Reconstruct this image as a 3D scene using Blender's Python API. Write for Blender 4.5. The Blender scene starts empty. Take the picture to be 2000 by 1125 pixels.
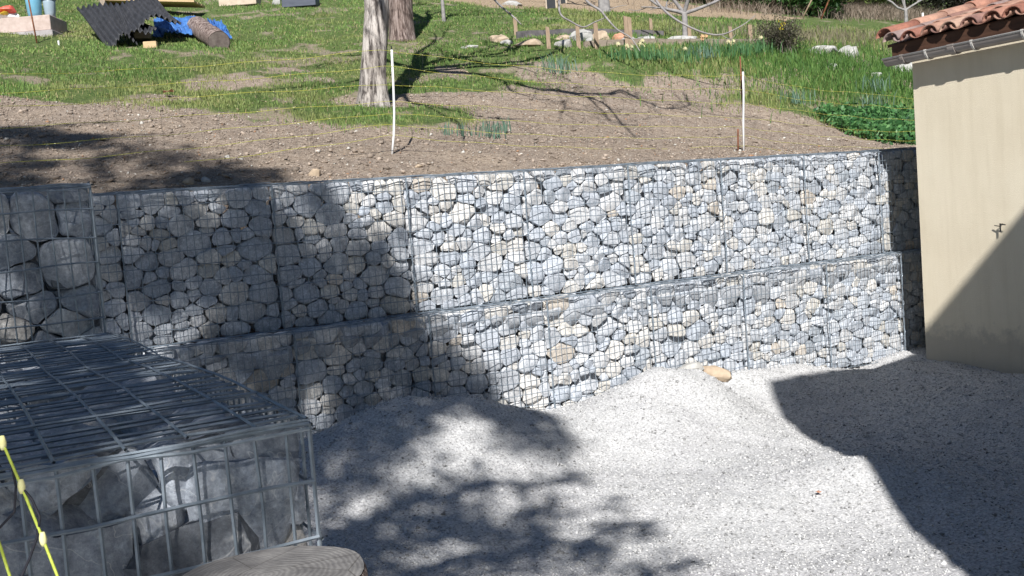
import bpy, math, random
import numpy as np
from mathutils import Vector, Matrix
random.seed(7); np.random.seed(7)
R = math.radians
scene = bpy.context.scene
COL = scene.collection

# ------------------------------------------------------------ camera, sky, sun, exposure
cam_d = bpy.data.cameras.new("camera"); cam = bpy.data.objects.new("camera", cam_d); COL.objects.link(cam)
cam_d.sensor_width = 36.0; cam_d.lens = 36.0; cam_d.clip_start = 0.05; cam_d.clip_end = 800
CAM = Vector((-2.0723, -6.9035, 1.6878))
yaw, pitch, roll = .5132, .0741, -.0784
fw = Vector((math.sin(yaw)*math.cos(pitch), math.cos(yaw)*math.cos(pitch), -math.sin(pitch)))
r0 = Vector((math.cos(yaw), -math.sin(yaw), 0)); u0 = r0.cross(fw)
rr = r0*math.cos(roll) + u0*math.sin(roll); uu = -r0*math.sin(roll) + u0*math.cos(roll)
mw = Matrix(((rr.x, uu.x, -fw.x, CAM.x), (rr.y, uu.y, -fw.y, CAM.y), (rr.z, uu.z, -fw.z, CAM.z), (0, 0, 0, 1)))
cam.matrix_world = mw
scene.camera = cam

SUN_AZ, SUN_EL = R(33.0), R(40.8)          # light travels towards +y turned 33 deg to +x
sd = Vector((math.sin(SUN_AZ)*math.cos(SUN_EL), math.cos(SUN_AZ)*math.cos(SUN_EL), -math.sin(SUN_EL)))
world = bpy.data.worlds.new("World"); scene.world = world; world.use_nodes = True
nt = world.node_tree; nt.nodes.clear()
sky = nt.nodes.new("ShaderNodeTexSky"); sky.sky_type = 'NISHITA'; sky.sun_disc = False
sky.sun_elevation = SUN_EL; sky.sun_rotation = math.pi + SUN_AZ
sky.air_density = 1.0; sky.dust_density = .1; sky.ozone_density = 4.0
bg = nt.nodes.new("ShaderNodeBackground"); bg.inputs[1].default_value = .05
wo = nt.nodes.new("ShaderNodeOutputWorld")
nt.links.new(sky.outputs[0], bg.inputs[0]); nt.links.new(bg.outputs[0], wo.inputs[0])
sl = bpy.data.lights.new("sun", 'SUN'); sl.energy = 5.0; sl.angle = R(.53); sl.color = (1, .975, .94)
so = bpy.data.objects.new("sun", sl); COL.objects.link(so)
so.rotation_euler = sd.to_track_quat('-Z', 'Y').to_euler(); so.location = (-20, -30, 30)
scene.view_settings.view_transform = 'Standard'; scene.view_settings.look = 'None'
scene.view_settings.exposure = .56; scene.view_settings.gamma = 1.0
scene.cycles.max_bounces = 6; scene.cycles.diffuse_bounces = 4; scene.cycles.glossy_bounces = 2

# ------------------------------------------------------------ helpers
def tag(o, label=None, cat=None, group=None, kind=None):
    if label: o['label'] = label
    if cat: o['category'] = cat
    if group: o['group'] = group
    if kind: o['kind'] = kind
    return o
def empty(name, loc, label, cat, group=None, rz=0):
    o = bpy.data.objects.new(name, None); COL.objects.link(o); o.location = loc; o.rotation_euler = (0, 0, rz)
    o.empty_display_size = .1
    return tag(o, label, cat, group)
class MB:
    def __init__(s): s.v = []; s.f = []
    def add(s, v, f):
        b = len(s.v); s.v.extend([tuple(p) for p in v]); s.f.extend([tuple(i+b for i in q) for q in f]); return s
    def box(s, x0, x1, y0, y1, z0, z1, M=None):
        v = [Vector((x, y, z)) for x in (x0, x1) for y in (y0, y1) for z in (z0, z1)]
        if M is not None: v = [M @ p for p in v]
        return s.add(v, [(0, 1, 3, 2), (4, 6, 7, 5), (0, 4, 5, 1), (2, 3, 7, 6), (0, 2, 6, 4), (1, 5, 7, 3)])
    def tube(s, pts, r, n=5, caps=True):
        pts = [Vector(p) for p in pts]; m = len(pts)
        rs = [r]*m if not hasattr(r, '__len__') else r
        v = []; prev = None
        for i, p in enumerate(pts):
            d = (pts[min(i+1, m-1)] - pts[max(i-1, 0)])
            if d.length < 1e-9: d = Vector((0, 0, 1))
            d.normalize()
            if prev is None:
                a = Vector((0, 0, 1)) if abs(d.z) < .9 else Vector((1, 0, 0))
                prev = d.cross(a).normalized()
            else:
                prev = (prev - d*prev.dot(d))
                prev = prev.normalized() if prev.length > 1e-6 else d.orthogonal().normalized()
            b = d.cross(prev)
            for k in range(n):
                t = 2*math.pi*k/n; v.append(p + (prev*math.cos(t) + b*math.sin(t))*rs[i])
        f = []
        for i in range(m-1):
            for k in range(n):
                k2 = (k+1) % n; f.append((i*n+k, i*n+k2, (i+1)*n+k2, (i+1)*n+k))
        if caps: f.append(tuple(range(n))[::-1]); f.append(tuple((m-1)*n+k for k in range(n)))
        return s.add(v, f)
    def build(s, name, mat, parent=None, smooth=False, loc=None):
        me = bpy.data.meshes.new(name); me.from_pydata(s.v, [], s.f); me.update()
        if smooth: me.polygons.foreach_set('use_smooth', [True]*len(me.polygons))
        if mat: me.materials.append(mat)
        o = bpy.data.objects.new(name, me); COL.objects.link(o)
        if parent: o.parent = parent
        if loc: o.location = loc
        return o
def big_mesh(name, V, F, mat, colors=None, smooth=False):
    """V (n,3), F (m,k) numpy; colors per vertex (n,3)"""
    me = bpy.data.meshes.new(name); n, m, k = len(V), len(F), F.shape[1]
    me.vertices.add(n); me.vertices.foreach_set('co', V.astype(np.float32).ravel())
    me.loops.add(m*k); me.loops.foreach_set('vertex_index', F.astype(np.int32).ravel())
    me.polygons.add(m); me.polygons.foreach_set('loop_start', np.arange(0, m*k, k, dtype=np.int32))
    me.polygons.foreach_set('loop_total', np.full(m, k, dtype=np.int32))
    if smooth: me.polygons.foreach_set('use_smooth', np.ones(m, dtype=bool))
    me.update(calc_edges=True)
    if colors is not None:
        a = me.color_attributes.new('Col', 'FLOAT_COLOR', 'POINT')
        c = np.ones((n, 4), np.float32); c[:, :3] = colors; a.data.foreach_set('color', c.ravel())
    if mat: me.materials.append(mat)
    o = bpy.data.objects.new(name, me); COL.objects.link(o); return o
def _h(ix, iy, s):
    n = (ix.astype(np.int64)*374761393 + iy.astype(np.int64)*668265263 + s*1274126177) & 0x7fffffff
    n = ((n ^ (n >> 13))*1274126177) & 0x7fffffff
    return ((n ^ (n >> 16)) & 0xffff)/65535.0
def vnoise(x, y, s=0):
    x = np.asarray(x, float); y = np.asarray(y, float)
    ix, iy = np.floor(x), np.floor(y); fx, fy = x-ix, y-iy; fx = fx*fx*(3-2*fx); fy = fy*fy*(3-2*fy)
    a, b, c, d = _h(ix, iy, s), _h(ix+1, iy, s), _h(ix, iy+1, s), _h(ix+1, iy+1, s)
    return (a*(1-fx)+b*fx)*(1-fy) + (c*(1-fx)+d*fx)*fy
def fbm(x, y, s=0, o=4):
    r = 0; a = .5; t = 0
    for i in range(o): r = r + a*vnoise(x*2**i+i*17.3, y*2**i-i*9.1, s+i); t += a; a *= .5
    return r/t
def sm(v, a, b):
    q = np.clip((np.asarray(v, float)-a)/(b-a), 0, 1); return q*q*(3-2*q)
def terr(x, y):
    t = np.maximum(np.asarray(y, float)-.6, 0); Rr = sm(x, 2, 8)
    return 2.02+.30*t+Rr*(-.5*(1-np.exp(-t/1.5))+.95*sm(t, 1.5, 6))
def T(x, y, dz=0): return Vector((x, y, float(terr(x, y))+dz))
# gravel relief: heights read at the wall foot, along the shadow edge and round the yard
_gp = [(-3, -.2, .5), (-1.2, -.2, .4), (.1, -.2, .275), (.4, -.2, .348), (.8, -.2, .41), (1.04, -.2, .365), (1.29, -.2, .36), (1.63, -.2, .24), (2.08, -.2, .135),
       (2.57, -.2, .178), (2.94, -.2, .285), (3.25, -.2, .256), (3.52, -.2, .173), (3.87, -.2, .153), (4.6, -.2, .115), (5.05, -.2, .02), (5.44, -.2, -.05),
       (5.8, -.2, .04), (6.1, -.2, .05), (7, -.2, .0), (5.7, -.69, .06), (5.7, -1.15, .03), (5.7, -1.63, .0), (5.7, -3, .0), (4.2, -.75, -.02), (3.6, -.99, -.1), (3.3, -1.44, -.1),
       (2.97, -1.98, -.04), (2.6, -2.53, .05), (2.36, -2.91, .14), (2.17, -3.2, .04), (2.08, -3.35, .0), (1.6, -4.1, .0), (.9, -.9, .2), (.2, -.9, .14), (2.9, -.9, .06),
       (1.8, -1.0, .06), (4.9, -.9, .03), (1.2, -2.2, .05), (0, -2.4, .02), (0, -4, .0), (1, -6, .0), (4, -4, .02), (4, -6.5, 0), (-1, -6.5, .05), (-2.1, -7.2, .06),
       (-1.2, -5, .12), (-1.2, -3, .15), (-1.3, -1.5, .25), (-4, -8, .1), (0, -9, 0), (-3, -3, .4), (-5, -3, .5), (-6, -12, 0), (3, -12, 0), (8, -2, 0)]
def _crest(X, c, y=-.85):
    k = (y+6.9)/6.7; return (-2.07+(X+2.07)*k, y, 1.69-(1.69-c)*k)
_heap = {.1: .275, .4: .348, .8: .418, 1.04: .365, 1.29: .36, 1.63: .22, 2.57: .17, 2.94: .285, 3.25: .26, 3.52: .18}
_gp = [(x, y, z-(.13 if (y == -.2 and x in _heap) else 0)) for x, y, z in _gp if not (y in (-.9, -1.0) and -.5 < x < 3.2)]
_gp += [_crest(X, c+.015, -.75) for X, c in _heap.items()] + [(5.15, -.95, .10), (4.7, -1.3, .02), (5.3, -1.9, .09), (4.4, -2.4, .03), (3.6, -3.0, -.05), (3.0, -4.4, .06), (.75, -1.5, .20), (.2, -1.7, .12), (1.55, -1.6, .06), (2.5, -1.35, .16), (1.9, -2.0, .03)]
_gp = np.array(_gp, float)
def _k(a, b): d = np.hypot(a[:, None, 0]-b[None, :, 0], a[:, None, 1]-b[None, :, 1]); return np.sqrt(d*d+.02)
_K = _k(_gp, _gp); _w = np.linalg.solve(_K - .0*np.eye(len(_gp)), _gp[:, 2])
def gravel_z(x, y):
    x = np.atleast_1d(np.asarray(x, float)); y = np.atleast_1d(np.asarray(y, float))
    q = np.stack([x.ravel(), y.ravel()], 1); z = np.zeros(len(q))
    for i in range(0, len(q), 20000): z[i:i+20000] = _k(q[i:i+20000], _gp) @ _w
    xx, yy = q[:, 0], q[:, 1]
    z += (fbm(xx*1.7, yy*1.7, 3)-.5)*.08*sm(-yy, .3, .9) + (fbm(xx*6, yy*6, 8)-.5)*.05 + (fbm(xx*17, yy*17, 9, 2)-.5)*.014
    far = sm(np.hypot(xx-1, yy+3), 8, 12); z = z*(1-far)
    return z.reshape(x.shape)

# ------------------------------------------------------------ materials
def newmat(name, rough=.8, metal=0.0, spec=.3):
    m = bpy.data.materials.new(name); m.use_nodes = True; t = m.node_tree; b = t.nodes['Principled BSDF']
    b.inputs['Roughness'].default_value = rough; b.inputs['Metallic'].default_value = metal
    b.inputs['Specular IOR Level'].default_value = spec
    return m, t, b
def nd(t, typ, **kw):
    n = t.nodes.new(typ)
    for k, v in kw.items(): setattr(n, k, v)
    return n
def ramp(t, src, stops):
    r = t.nodes.new('ShaderNodeValToRGB'); e = r.color_ramp.elements
    while len(e) < len(stops): e.new(.5)
    for i, (p, c) in enumerate(stops): e[i].position = p; e[i].color = (*c, 1)
    t.links.new(src, r.inputs[0]); return r.outputs[0]
def noise(t, co, scale, detail=4, rough=.6, dist=0, dim='3D', w=None):
    n = t.nodes.new('ShaderNodeTexNoise'); n.noise_dimensions = dim; n.inputs['Scale'].default_value = scale
    n.inputs['Detail'].default_value = detail; n.inputs['Roughness'].default_value = rough; n.inputs['Distortion'].default_value = dist
    if co is not None: t.links.new(co, n.inputs['Vector'])
    if w is not None: t.links.new(w, n.inputs['W'])
    return n
def mix(t, fac, a, b, mode='MIX'):
    m = t.nodes.new('ShaderNodeMix'); m.data_type = 'RGBA'; m.blend_type = mode
    for sock, val in ((m.inputs[0], fac), (m.inputs[6], a), (m.inputs[7], b)):
        if isinstance(val, (int, float)): sock.default_value = val
        elif isinstance(val, tuple): sock.default_value = (*val, 1)
        else: t.links.new(val, sock)
    return m.outputs[2]
def bump(t, b, h, strength=.5, dist=.01, prev=None):
    n = t.nodes.new('ShaderNodeBump'); n.inputs['Strength'].default_value = strength; n.inputs['Distance'].default_value = dist
    t.links.new(h, n.inputs['Height'])
    if prev: t.links.new(prev, n.inputs['Normal'])
    t.links.new(n.outputs[0], b.inputs['Normal']); return n.outputs[0]
def coord(t, kind='Object'): return t.nodes.new('ShaderNodeTexCoord').outputs[kind]
def stretch(t, co, s):
    m = t.nodes.new('ShaderNodeMapping'); m.inputs['Scale'].default_value = s; t.links.new(co, m.inputs['Vector']); return m.outputs[0]
def simple(name, c1, c2, scale=8, rough=.8, metal=0, bstr=.3, bdist=.005, st=(1, 1, 1), spec=.3, detail=6):
    m, t, b = newmat(name, rough, metal, spec); co = stretch(t, coord(t), st)
    n = noise(t, co, scale, detail); c = ramp(t, n.outputs[0], [(.3, c1), (.7, c2)])
    t.links.new(c, b.inputs['Base Color'])
    if bstr: bump(t, b, n.outputs[0], bstr, bdist)
    return m
# stones in the baskets: per-object tint x veins and speckle
def stone_mat(name='stone', gain=1.0):
    m, t, b = newmat(name, .82, 0, .25)
    oi = nd(t, 'ShaderNodeObjectInfo'); co = coord(t)
    mul = nd(t, 'ShaderNodeMath', operation='MULTIPLY'); mul.inputs[1].default_value = 50; t.links.new(oi.outputs['Random'], mul.inputs[0])
    n1 = noise(t, co, 9, 7, .65, .1, '4D', mul.outputs[0]); n2 = noise(t, co, 90, 4, .7, 0, '4D', mul.outputs[0])
    c = mix(t, 1.0, oi.outputs['Color'], ramp(t, n1.outputs[0], [(.25, (.66, .66, .67)), (.5, (.95, .95, .95)), (.75, (1.15, 1.13, 1.1))]), 'MULTIPLY')
    c = mix(t, 1.0, c, ramp(t, n2.outputs[0], [(.3, (.70, .70, .72)), (.6, (1.08, 1.08, 1.07))]), 'MULTIPLY')
    n5 = noise(t, co, 42, 8, .8, .0, '4D', mul.outputs[0]); c = mix(t, 1.0, c, ramp(t, n5.outputs[0], [(.34, (.60, .62, .66)), (.52, (1, 1, 1)), (.66, (1.42, 1.41, 1.39))]), 'MULTIPLY')
    wv = nd(t, 'ShaderNodeTexNoise'); wv.noise_dimensions = '4D'; wv.inputs['Scale'].default_value = 4.5; wv.inputs['Detail'].default_value = 3
    wv.inputs['Distortion'].default_value = 2.0; t.links.new(co, wv.inputs['Vector']); t.links.new(mul.outputs[0], wv.inputs['W'])
    vein = ramp(t, wv.outputs[0], [(.494, (0, 0, 0)), (.5, (.45, .45, .45)), (.506, (0, 0, 0))])
    c = mix(t, vein, c, (.75*gain, .75*gain, .74*gain)); t.links.new(c, b.inputs['Base Color'])
    t.nodes[-1]
    p = bump(t, b, n1.outputs[0], .5, .02); p = bump(t, b, n5.outputs[0], .6, .008, p); bump(t, b, n2.outputs[0], .6, .003, p)
    return m
M = {}
M['stone'] = stone_mat()
M['fill'] = simple('stone_fill', (.2, .21, .23), (.42, .43, .45), 12)
M['rock'] = simple('rock', (.27, .265, .25), (.49, .48, .455), 10, bstr=.6, bdist=.02)
M['rock_tan'] = simple('rock_tan', (.28, .21, .15), (.50, .40, .29), 10, bstr=.6, bdist=.02)
M['rock_orange'] = simple('rock_orange', (.34, .16, .10), (.56, .31, .20), 12, bstr=.6, bdist=.02)
M['wire'] = simple('galvanised_wire', (.17, .21, .25), (.32, .37, .42), 30, .45, .35, 0, spec=.5)
M['rust'] = simple('rust', (.10, .035, .02), (.25, .10, .05), 30, .85)
M['render'], t, b = newmat('cream_render', .9, 0, .2)
co = coord(t); n1 = noise(t, co, 1.3, 5, .6); n2 = noise(t, co, 130, 3, .6); n3 = noise(t, stretch(t, co, (3, 3, .5)), 2.2, 5, .7)
c = ramp(t, n1.outputs[0], [(.3, (.64, .565, .43)), (.7, (.70, .63, .49))]); c = mix(t, .22, c, ramp(t, n3.outputs[0], [(.35, (.55, .48, .36)), (.65, (.72, .65, .52))]))
sz_ = nd(t, 'ShaderNodeSeparateXYZ'); t.links.new(co, sz_.inputs[0]); ad = nd(t, 'ShaderNodeMath', operation='MULTIPLY_ADD'); n6 = noise(t, co, 9, 6, .75); t.links.new(n6.outputs[0], ad.inputs[0]); ad.inputs[1].default_value = -.55; t.links.new(sz_.outputs[2], ad.inputs[2])
c = mix(t, ramp(t, ad.outputs[0], [(.0, (.6, .6, .6)), (.12, (0, 0, 0))]), c, (.36, .33, .28)); n7 = noise(t, stretch(t, co, (5, 5, .35)), 3, 6, .7); c = mix(t, .22, c, ramp(t, n7.outputs[0], [(.36, (.82, .80, .76)), (.5, (1, 1, 1))]), 'MULTIPLY')
t.links.new(c, b.inputs['Base Color']); p = bump(t, b, n2.outputs[0], .6, .006); bump(t, b, n1.outputs[0], .3, .02, p)
M['gutter'] = simple('gutter_plastic', (.23, .20, .185), (.30, .27, .25), 5, .32, 0, .05, spec=.5)
M['gutter_light'] = simple('gutter_bracket', (.50, .48, .45), (.60, .58, .55), 5, .35, 0, .05, spec=.5)  # bracket colour, also put on the rim to paint it sunlit
M['fascia'] = simple('brown_fascia', (.055, .028, .018), (.10, .05, .032), 6, .6, st=(8, 1, 8))
M['tile'], t, b = newmat('terracotta', .75, 0, .3)
co = coord(t); at = nd(t, 'ShaderNodeAttribute', attribute_name='Col')
n1 = noise(t, co, 7, 6, .65); n2 = noise(t, co, 60, 4, .7)
c = mix(t, 1.0, at.outputs['Color'], ramp(t, n1.outputs[0], [(.25, (.55, .55, .6)), (.55, (1, 1, 1)), (.8, (1.35, 1.3, 1.2))]), 'MULTIPLY')
c = mix(t, .8, c, ramp(t, n2.outputs[0], [(.3, (.7, .7, .7)), (.6, (1.05, 1.05, 1.05))]), 'MULTIPLY')
t.links.new(c, b.inputs['Base Color']); bump(t, b, n2.outputs[0], .4, .004)
def bark(name, c1, c2, c3, sc=1.0):
    m, t, b = newmat(name, .92, 0, .15); co = stretch(t, coord(t), (1, 1, .16))
    n = noise(t, co, 22*sc, 8, .7, .4); n2 = noise(t, coord(t), 2.5, 4, .6)
    c = ramp(t, n.outputs[0], [(.40, c1), (.5, c2), (.60, c3)])
    c = mix(t, 1.0, c, ramp(t, n2.outputs[0], [(.3, (.75, .72, .7)), (.7, (1.1, 1.1, 1.12))]), 'MULTIPLY')
    t.links.new(c, b.inputs['Base Color']); bump(t, b, n.outputs[0], 1.0, .03); return m
M['bark'] = bark('bark', (.08, .07, .065), (.34, .31, .285), (.56, .52, .48))
M['bark_dark'] = bark('bark_brown', (.07, .05, .045), (.22, .17, .15), (.40, .33, .30))
M['twig'] = simple('twig', (.11, .085, .08), (.24, .20, .18), 12)
M['branch_grey'] = simple('grey_branch', (.16, .15, .15), (.34, .32, .31), 12)
M['wood'] = simple('sawn_wood', (.42, .29, .16), (.62, .46, .28), 7, st=(1, 12, 12))
M['wood_old'] = simple('weathered_wood', (.20, .16, .125), (.36, .30, .24), 7, st=(1, 8, 8))
M['stake'] = simple('stake_wood', (.22, .155, .105), (.36, .27, .19), 9, st=(6, 6, 1))
M['board_dark'] = simple('grey_board', (.09, .085, .09), (.17, .155, .155), 7)
M['sheet'], t, b = newmat('bitumen_sheet', .62, 0, .35)
n = noise(t, coord(t), 14, 6, .7); n2 = noise(t, coord(t), 3.5, 3, .6)
c = ramp(t, n.outputs[0], [(.4, (.022, .023, .027)), (.68, (.055, .057, .065)), (.78, (.35, .33, .31))]); t.links.new(c, b.inputs['Base Color']); bump(t, b, n.outputs[0], .4, .01)
M['tarp'] = simple('blue_tarp', (.03, .09, .30), (.08, .22, .50), 9, .35, 0, .5, .02, spec=.5)
M['concrete'] = simple('concrete_block', (.27, .25, .25), (.40, .37, .37), 12)
M['concrete_pink'] = simple('pink_block', (.40, .31, .27), (.54, .44, .40), 12)
M['slab'] = simple('beige_slab', (.42, .34, .26), (.56, .47, .37), 12)
M['white'] = simple('white_plastic', (.72, .72, .72), (.82, .82, .82), 4, .35, 0, 0, spec=.5)
M['blue_pot'] = simple('blue_plastic', (.14, .36, .50), (.20, .44, .58), 6, .4, spec=.5, bstr=.1)
M['grey_pot'] = simple('pale_blue_plastic', (.28, .36, .42), (.36, .44, .50), 6, .4, spec=.5, bstr=.1)
M['red'] = simple('red_plastic', (.55, .07, .05), (.72, .14, .10), 8, .4)
M['yellow'] = simple('yellow_plastic', (.70, .42, .04), (.8, .55, .08), 8, .4)
M['black'] = simple('black_plastic', (.012, .013, .016), (.03, .032, .036), 6, .45)
M['crate'] = simple('dark_crate', (.05, .06, .085), (.09, .10, .13), 6, .5, st=(1, 1, 9))
M['net_yellow'] = simple('yellow_twine', (.40, .41, .05), (.58, .57, .12), 200, .6)
M['net_bright'] = simple('lime_rope', (.34, .42, .04), (.52, .60, .12), 200, .5)
M['knot'] = simple('yellow_knot', (.66, .62, .25), (.8, .78, .45), 50, .5)
M['cord'] = simple('dark_twine', (.01, .012, .02), (.03, .03, .04), 50, .6)
M['iron'] = simple('black_iron', (.008, .008, .009), (.02, .02, .02), 20, .5)
M['cutwood'], t, b = newmat('end_grain', .85, 0, .2)
co = coord(t); nn = noise(t, co, 5, 5, .6)
ln = nd(t, 'ShaderNodeVectorMath', operation='LENGTH'); mp = stretch(t, co, (1, 1, 0)); t.links.new(mp, ln.inputs[0])
ma = nd(t, 'ShaderNodeMath', operation='MULTIPLY_ADD'); t.links.new(nn.outputs[0], ma.inputs[0]); ma.inputs[1].default_value = .06; t.links.new(ln.outputs['Value'], ma.inputs[2])
ms = nd(t, 'ShaderNodeMath', operation='MULTIPLY'); ms.inputs[1].default_value = 760; t.links.new(ma.outputs[0], ms.inputs[0])
sn = nd(t, 'ShaderNodeMath', operation='SINE'); t.links.new(ms.outputs[0], sn.inputs[0])
mr = nd(t, 'ShaderNodeMapRange'); mr.inputs[1].default_value = -1; mr.inputs[2].default_value = 1; t.links.new(sn.outputs[0], mr.inputs[0])
n4 = noise(t, co, 22, 6, .7)
c = mix(t, mr.outputs[0], (.15, .15, .152), (.20, .20, .20)); c = mix(t, .8, c, ramp(t, n4.outputs[0], [(.3, (.45, .42, .42)), (.65, (1.2, 1.15, 1.1))]), 'MULTIPLY')
vc = nd(t, 'ShaderNodeTexVoronoi', feature='DISTANCE_TO_EDGE'); vc.inputs['Scale'].default_value = 9; t.links.new(stretch(t, co, (1, 1, .1)), vc.inputs['Vector'])
c = mix(t, ramp(t, vc.outputs['Distance'], [(.0, (.8, .8, .8)), (.012, (0, 0, 0))]), c, (.05, .045, .04))
t.links.new(c, b.inputs['Base Color']); p = bump(t, b, mr.outputs[0], .3, .002); bump(t, b, n4.outputs[0], .4, .004, p)
def blade_mat(name, trans=.25, rough=.6):
    m = bpy.data.materials.new(name); m.use_nodes = True; t = m.node_tree; b = t.nodes['Principled BSDF']
    a = nd(t, 'ShaderNodeAttribute', attribute_name='Col'); b.inputs['Roughness'].default_value = rough; b.inputs['Specular IOR Level'].default_value = .25
    t.links.new(a.outputs['Color'], b.inputs['Base Color'])
    tr = nd(t, 'ShaderNodeBsdfTranslucent'); t.links.new(a.outputs['Color'], tr.inputs[0])
    ms_ = nd(t, 'ShaderNodeMixShader'); ms_.inputs[0].default_value = trans
    t.links.new(b.outputs[0], ms_.inputs[1]); t.links.new(tr.outputs[0], ms_.inputs[2]); t.links.new(ms_.outputs[0], t.nodes['Material Output'].inputs[0])
    return m
M['blade'] = blade_mat('grass_blade'); M['leaf'] = blade_mat('leaf', .3, .45)
M['pebble'], t, b = newmat('pebble', .85, 0, .2); a = nd(t, 'ShaderNodeAttribute', attribute_name='Col'); t.links.new(a.outputs['Color'], b.inputs['Base Color'])
# hillside: soil / grass thatch / straw, mixed by painted-in masks broken up by noise
m, t, b = newmat('hillside', .95, 0, .1); M['hill'] = m; co = coord(t)
at = nd(t, 'ShaderNodeAttribute', attribute_name='Col'); sp = nd(t, 'ShaderNodeSeparateColor'); t.links.new(at.outputs['Color'], sp.inputs[0])
n1 = noise(t, co, 1.6, 6, .65); n2 = noise(t, co, 14, 8, .75); n3 = noise(t, co, 60, 5, .7)
vo = nd(t, 'ShaderNodeTexVoronoi'); vo.inputs['Scale'].default_value = 28; t.links.new(co, vo.inputs['Vector'])
soil = ramp(t, n2.outputs[0], [(.3, (.24, .185, .145)), (.5, (.38, .31, .245)), (.72, (.50, .425, .35))])
soil = mix(t, 1.0, soil, ramp(t, n1.outputs[0], [(.3, (.86, .86, .9)), (.7, (1.1, 1.08, 1.05))]), 'MULTIPLY')
soil = mix(t, 1.0, soil, ramp(t, n3.outputs[0], [(.3, (.55, .55, .55)), (.6, (1.15, 1.15, 1.15))]), 'MULTIPLY')
grs = ramp(t, n2.outputs[0], [(.3, (.05, .09, .03)), (.52, (.11, .16, .05)), (.68, (.27, .24, .13))])
strw = ramp(t, n2.outputs[0], [(.3, (.26, .19, .12)), (.6, (.44, .34, .24)), (.75, (.55, .45, .33))])
def masked(ch):
    md = nd(t, 'ShaderNodeMath', operation='MULTIPLY_ADD'); t.links.new(n2.outputs[0], md.inputs[0]); md.inputs[1].default_value = .9; t.links.new(sp.outputs[ch], md.inputs[2])
    r_ = nd(t, 'ShaderNodeMapRange'); r_.inputs[1].default_value = .85; r_.inputs[2].default_value = 1.05; t.links.new(md.outputs[0], r_.inputs[0]); return r_.outputs[0]
c = mix(t, masked(0), soil, grs); c = mix(t, masked(1), c, strw); t.links.new(c, b.inputs['Base Color'])
p = bump(t, b, n2.outputs[0], .9, .06); p = bump(t, b, n3.outputs[0], .8, .015, p); bump(t, b, vo.outputs['Distance'], .5, .02, p)
# crushed gravel
m, t, b = newmat('gravel', .9, 0, .15); M['gravel'] = m; co = coord(t)
n1 = noise(t, co, .9, 5, .6); n2 = noise(t, co, 70, 5, .75); n0 = noise(t, co, 8, 5, .7)
v1 = nd(t, 'ShaderNodeTexVoronoi'); v1.inputs['Scale'].default_value = 75; t.links.new(co, v1.inputs['Vector'])
v2 = nd(t, 'ShaderNodeTexVoronoi'); v2.inputs['Scale'].default_value = 150; t.links.new(co, v2.inputs['Vector'])
c = ramp(t, v1.outputs['Color'], [(0, (.42, .42, .425)), (1, (.60, .60, .60))]); c = mix(t, 1.0, c, ramp(t, n1.outputs[0], [(.3, (.88, .87, .88)), (.7, (1.06, 1.06, 1.05))]), 'MULTIPLY')
c = mix(t, 1.0, c, ramp(t, n2.outputs[0], [(.3, (.72, .72, .72)), (.6, (1.08, 1.08, 1.08))]), 'MULTIPLY')
c = mix(t, 1.0, c, ramp(t, v1.outputs['Distance'], [(.0, (1.1, 1.1, 1.1)), (.55, (.97, .97, .97)), (.85, (.62, .62, .62))]), 'MULTIPLY')
t.links.new(c, b.inputs['Base Color']); p = bump(t, b, v1.outputs['Distance'], .45, .008); p = bump(t, b, n2.outputs[0], .5, .006, p); bump(t, b, n0.outputs[0], .3, .02, p)

# ------------------------------------------------------------ ground
def grid(xs, ys, zf):
    X, Y = np.meshgrid(xs, ys); Z = zf(X, Y); V = np.stack([X.ravel(), Y.ravel(), Z.ravel()], 1)
    nx, ny = len(xs), len(ys); i = np.arange(ny-1)[:, None]*nx + np.arange(nx-1)[None, :]
    F = np.stack([i, i+1, i+nx+1, i+nx], -1).reshape(-1, 4); return V, F, X, Y
SOIL = [(-30, 5.2), (-4, 4.9), (-1.3, 4.5), (-.08, 4.25), (.5, 3.6), (.85, 3.1), (1.4, 2.6), (2.2, 2.35), (2.95, 2.75), (3.6, 3.6), (4.3, 4.3), (5.05, 4.7), (6.2, 4.6), (7.28, 4.34), (8.27, 3.95), (8.8, 3.3), (8.75, 2.6), (9.2, 2.0), (9.8, 1.3), (60, 1.0)]
_sx, _sy = zip(*SOIL)
def grass_mask(x, y):
    d = y - np.interp(x, _sx, _sy) + (fbm(x*1.3, y*1.3, 21)-.5)*1.1
    g = sm(d, -.35, .35)
    hole = np.maximum(sm(fbm(x*.9+5, y*.9, 33), .57, .70)*.75*(1-sm(y, 6, 9)), sm(fbm(x*2.4+5, y*2.4, 34), .57, .68)*.4)            # worn patches near the tree
    g = g*(1-hole)
    dp = np.hypot((x-3.6)/1.6, (y-4.1)/.45); g = np.maximum(g*(sm(dp, .7, 1.2)), 0)
    return g
def straw_mask(x, y):
    return sm(y - (12.3 + .6*np.sin(x*.7)), -.4, .4)*sm(x, 8.2, 9.6)*(1-sm(x+y*.1, 19.0, 20.5))
xs = np.concatenate([np.arange(-60, -6, 1.5), np.arange(-6, 14, .1), np.arange(14, 30, .3), np.arange(30, 91, 2.0)])
ys = np.concatenate([[.42, .45], np.arange(.5, 9, .1), np.arange(9, 22, .25), np.arange(22, 90, 2.0)])
def hillz(X, Y):
    z = terr(X, Y) + (fbm(X*1.1, Y*1.1, 5)-.5)*.10*sm(Y, .8, 2.0) + (fbm(X*5, Y*5, 6)-.5)*.045 + (vnoise(X*11, Y*11, 7)-.5)*.02*(Y < 10)
    return np.where(Y < .43, -.6, z)
V, F, X, Y = grid(xs, ys, hillz)
gm = grass_mask(X, Y); smk = straw_mask(X, Y)
o = big_mesh('hillside', V, F, M['hill'], np.stack([gm.ravel()*.75, smk.ravel()*.8, 0*gm.ravel()], 1), True); tag(o, kind='structure')
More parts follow.
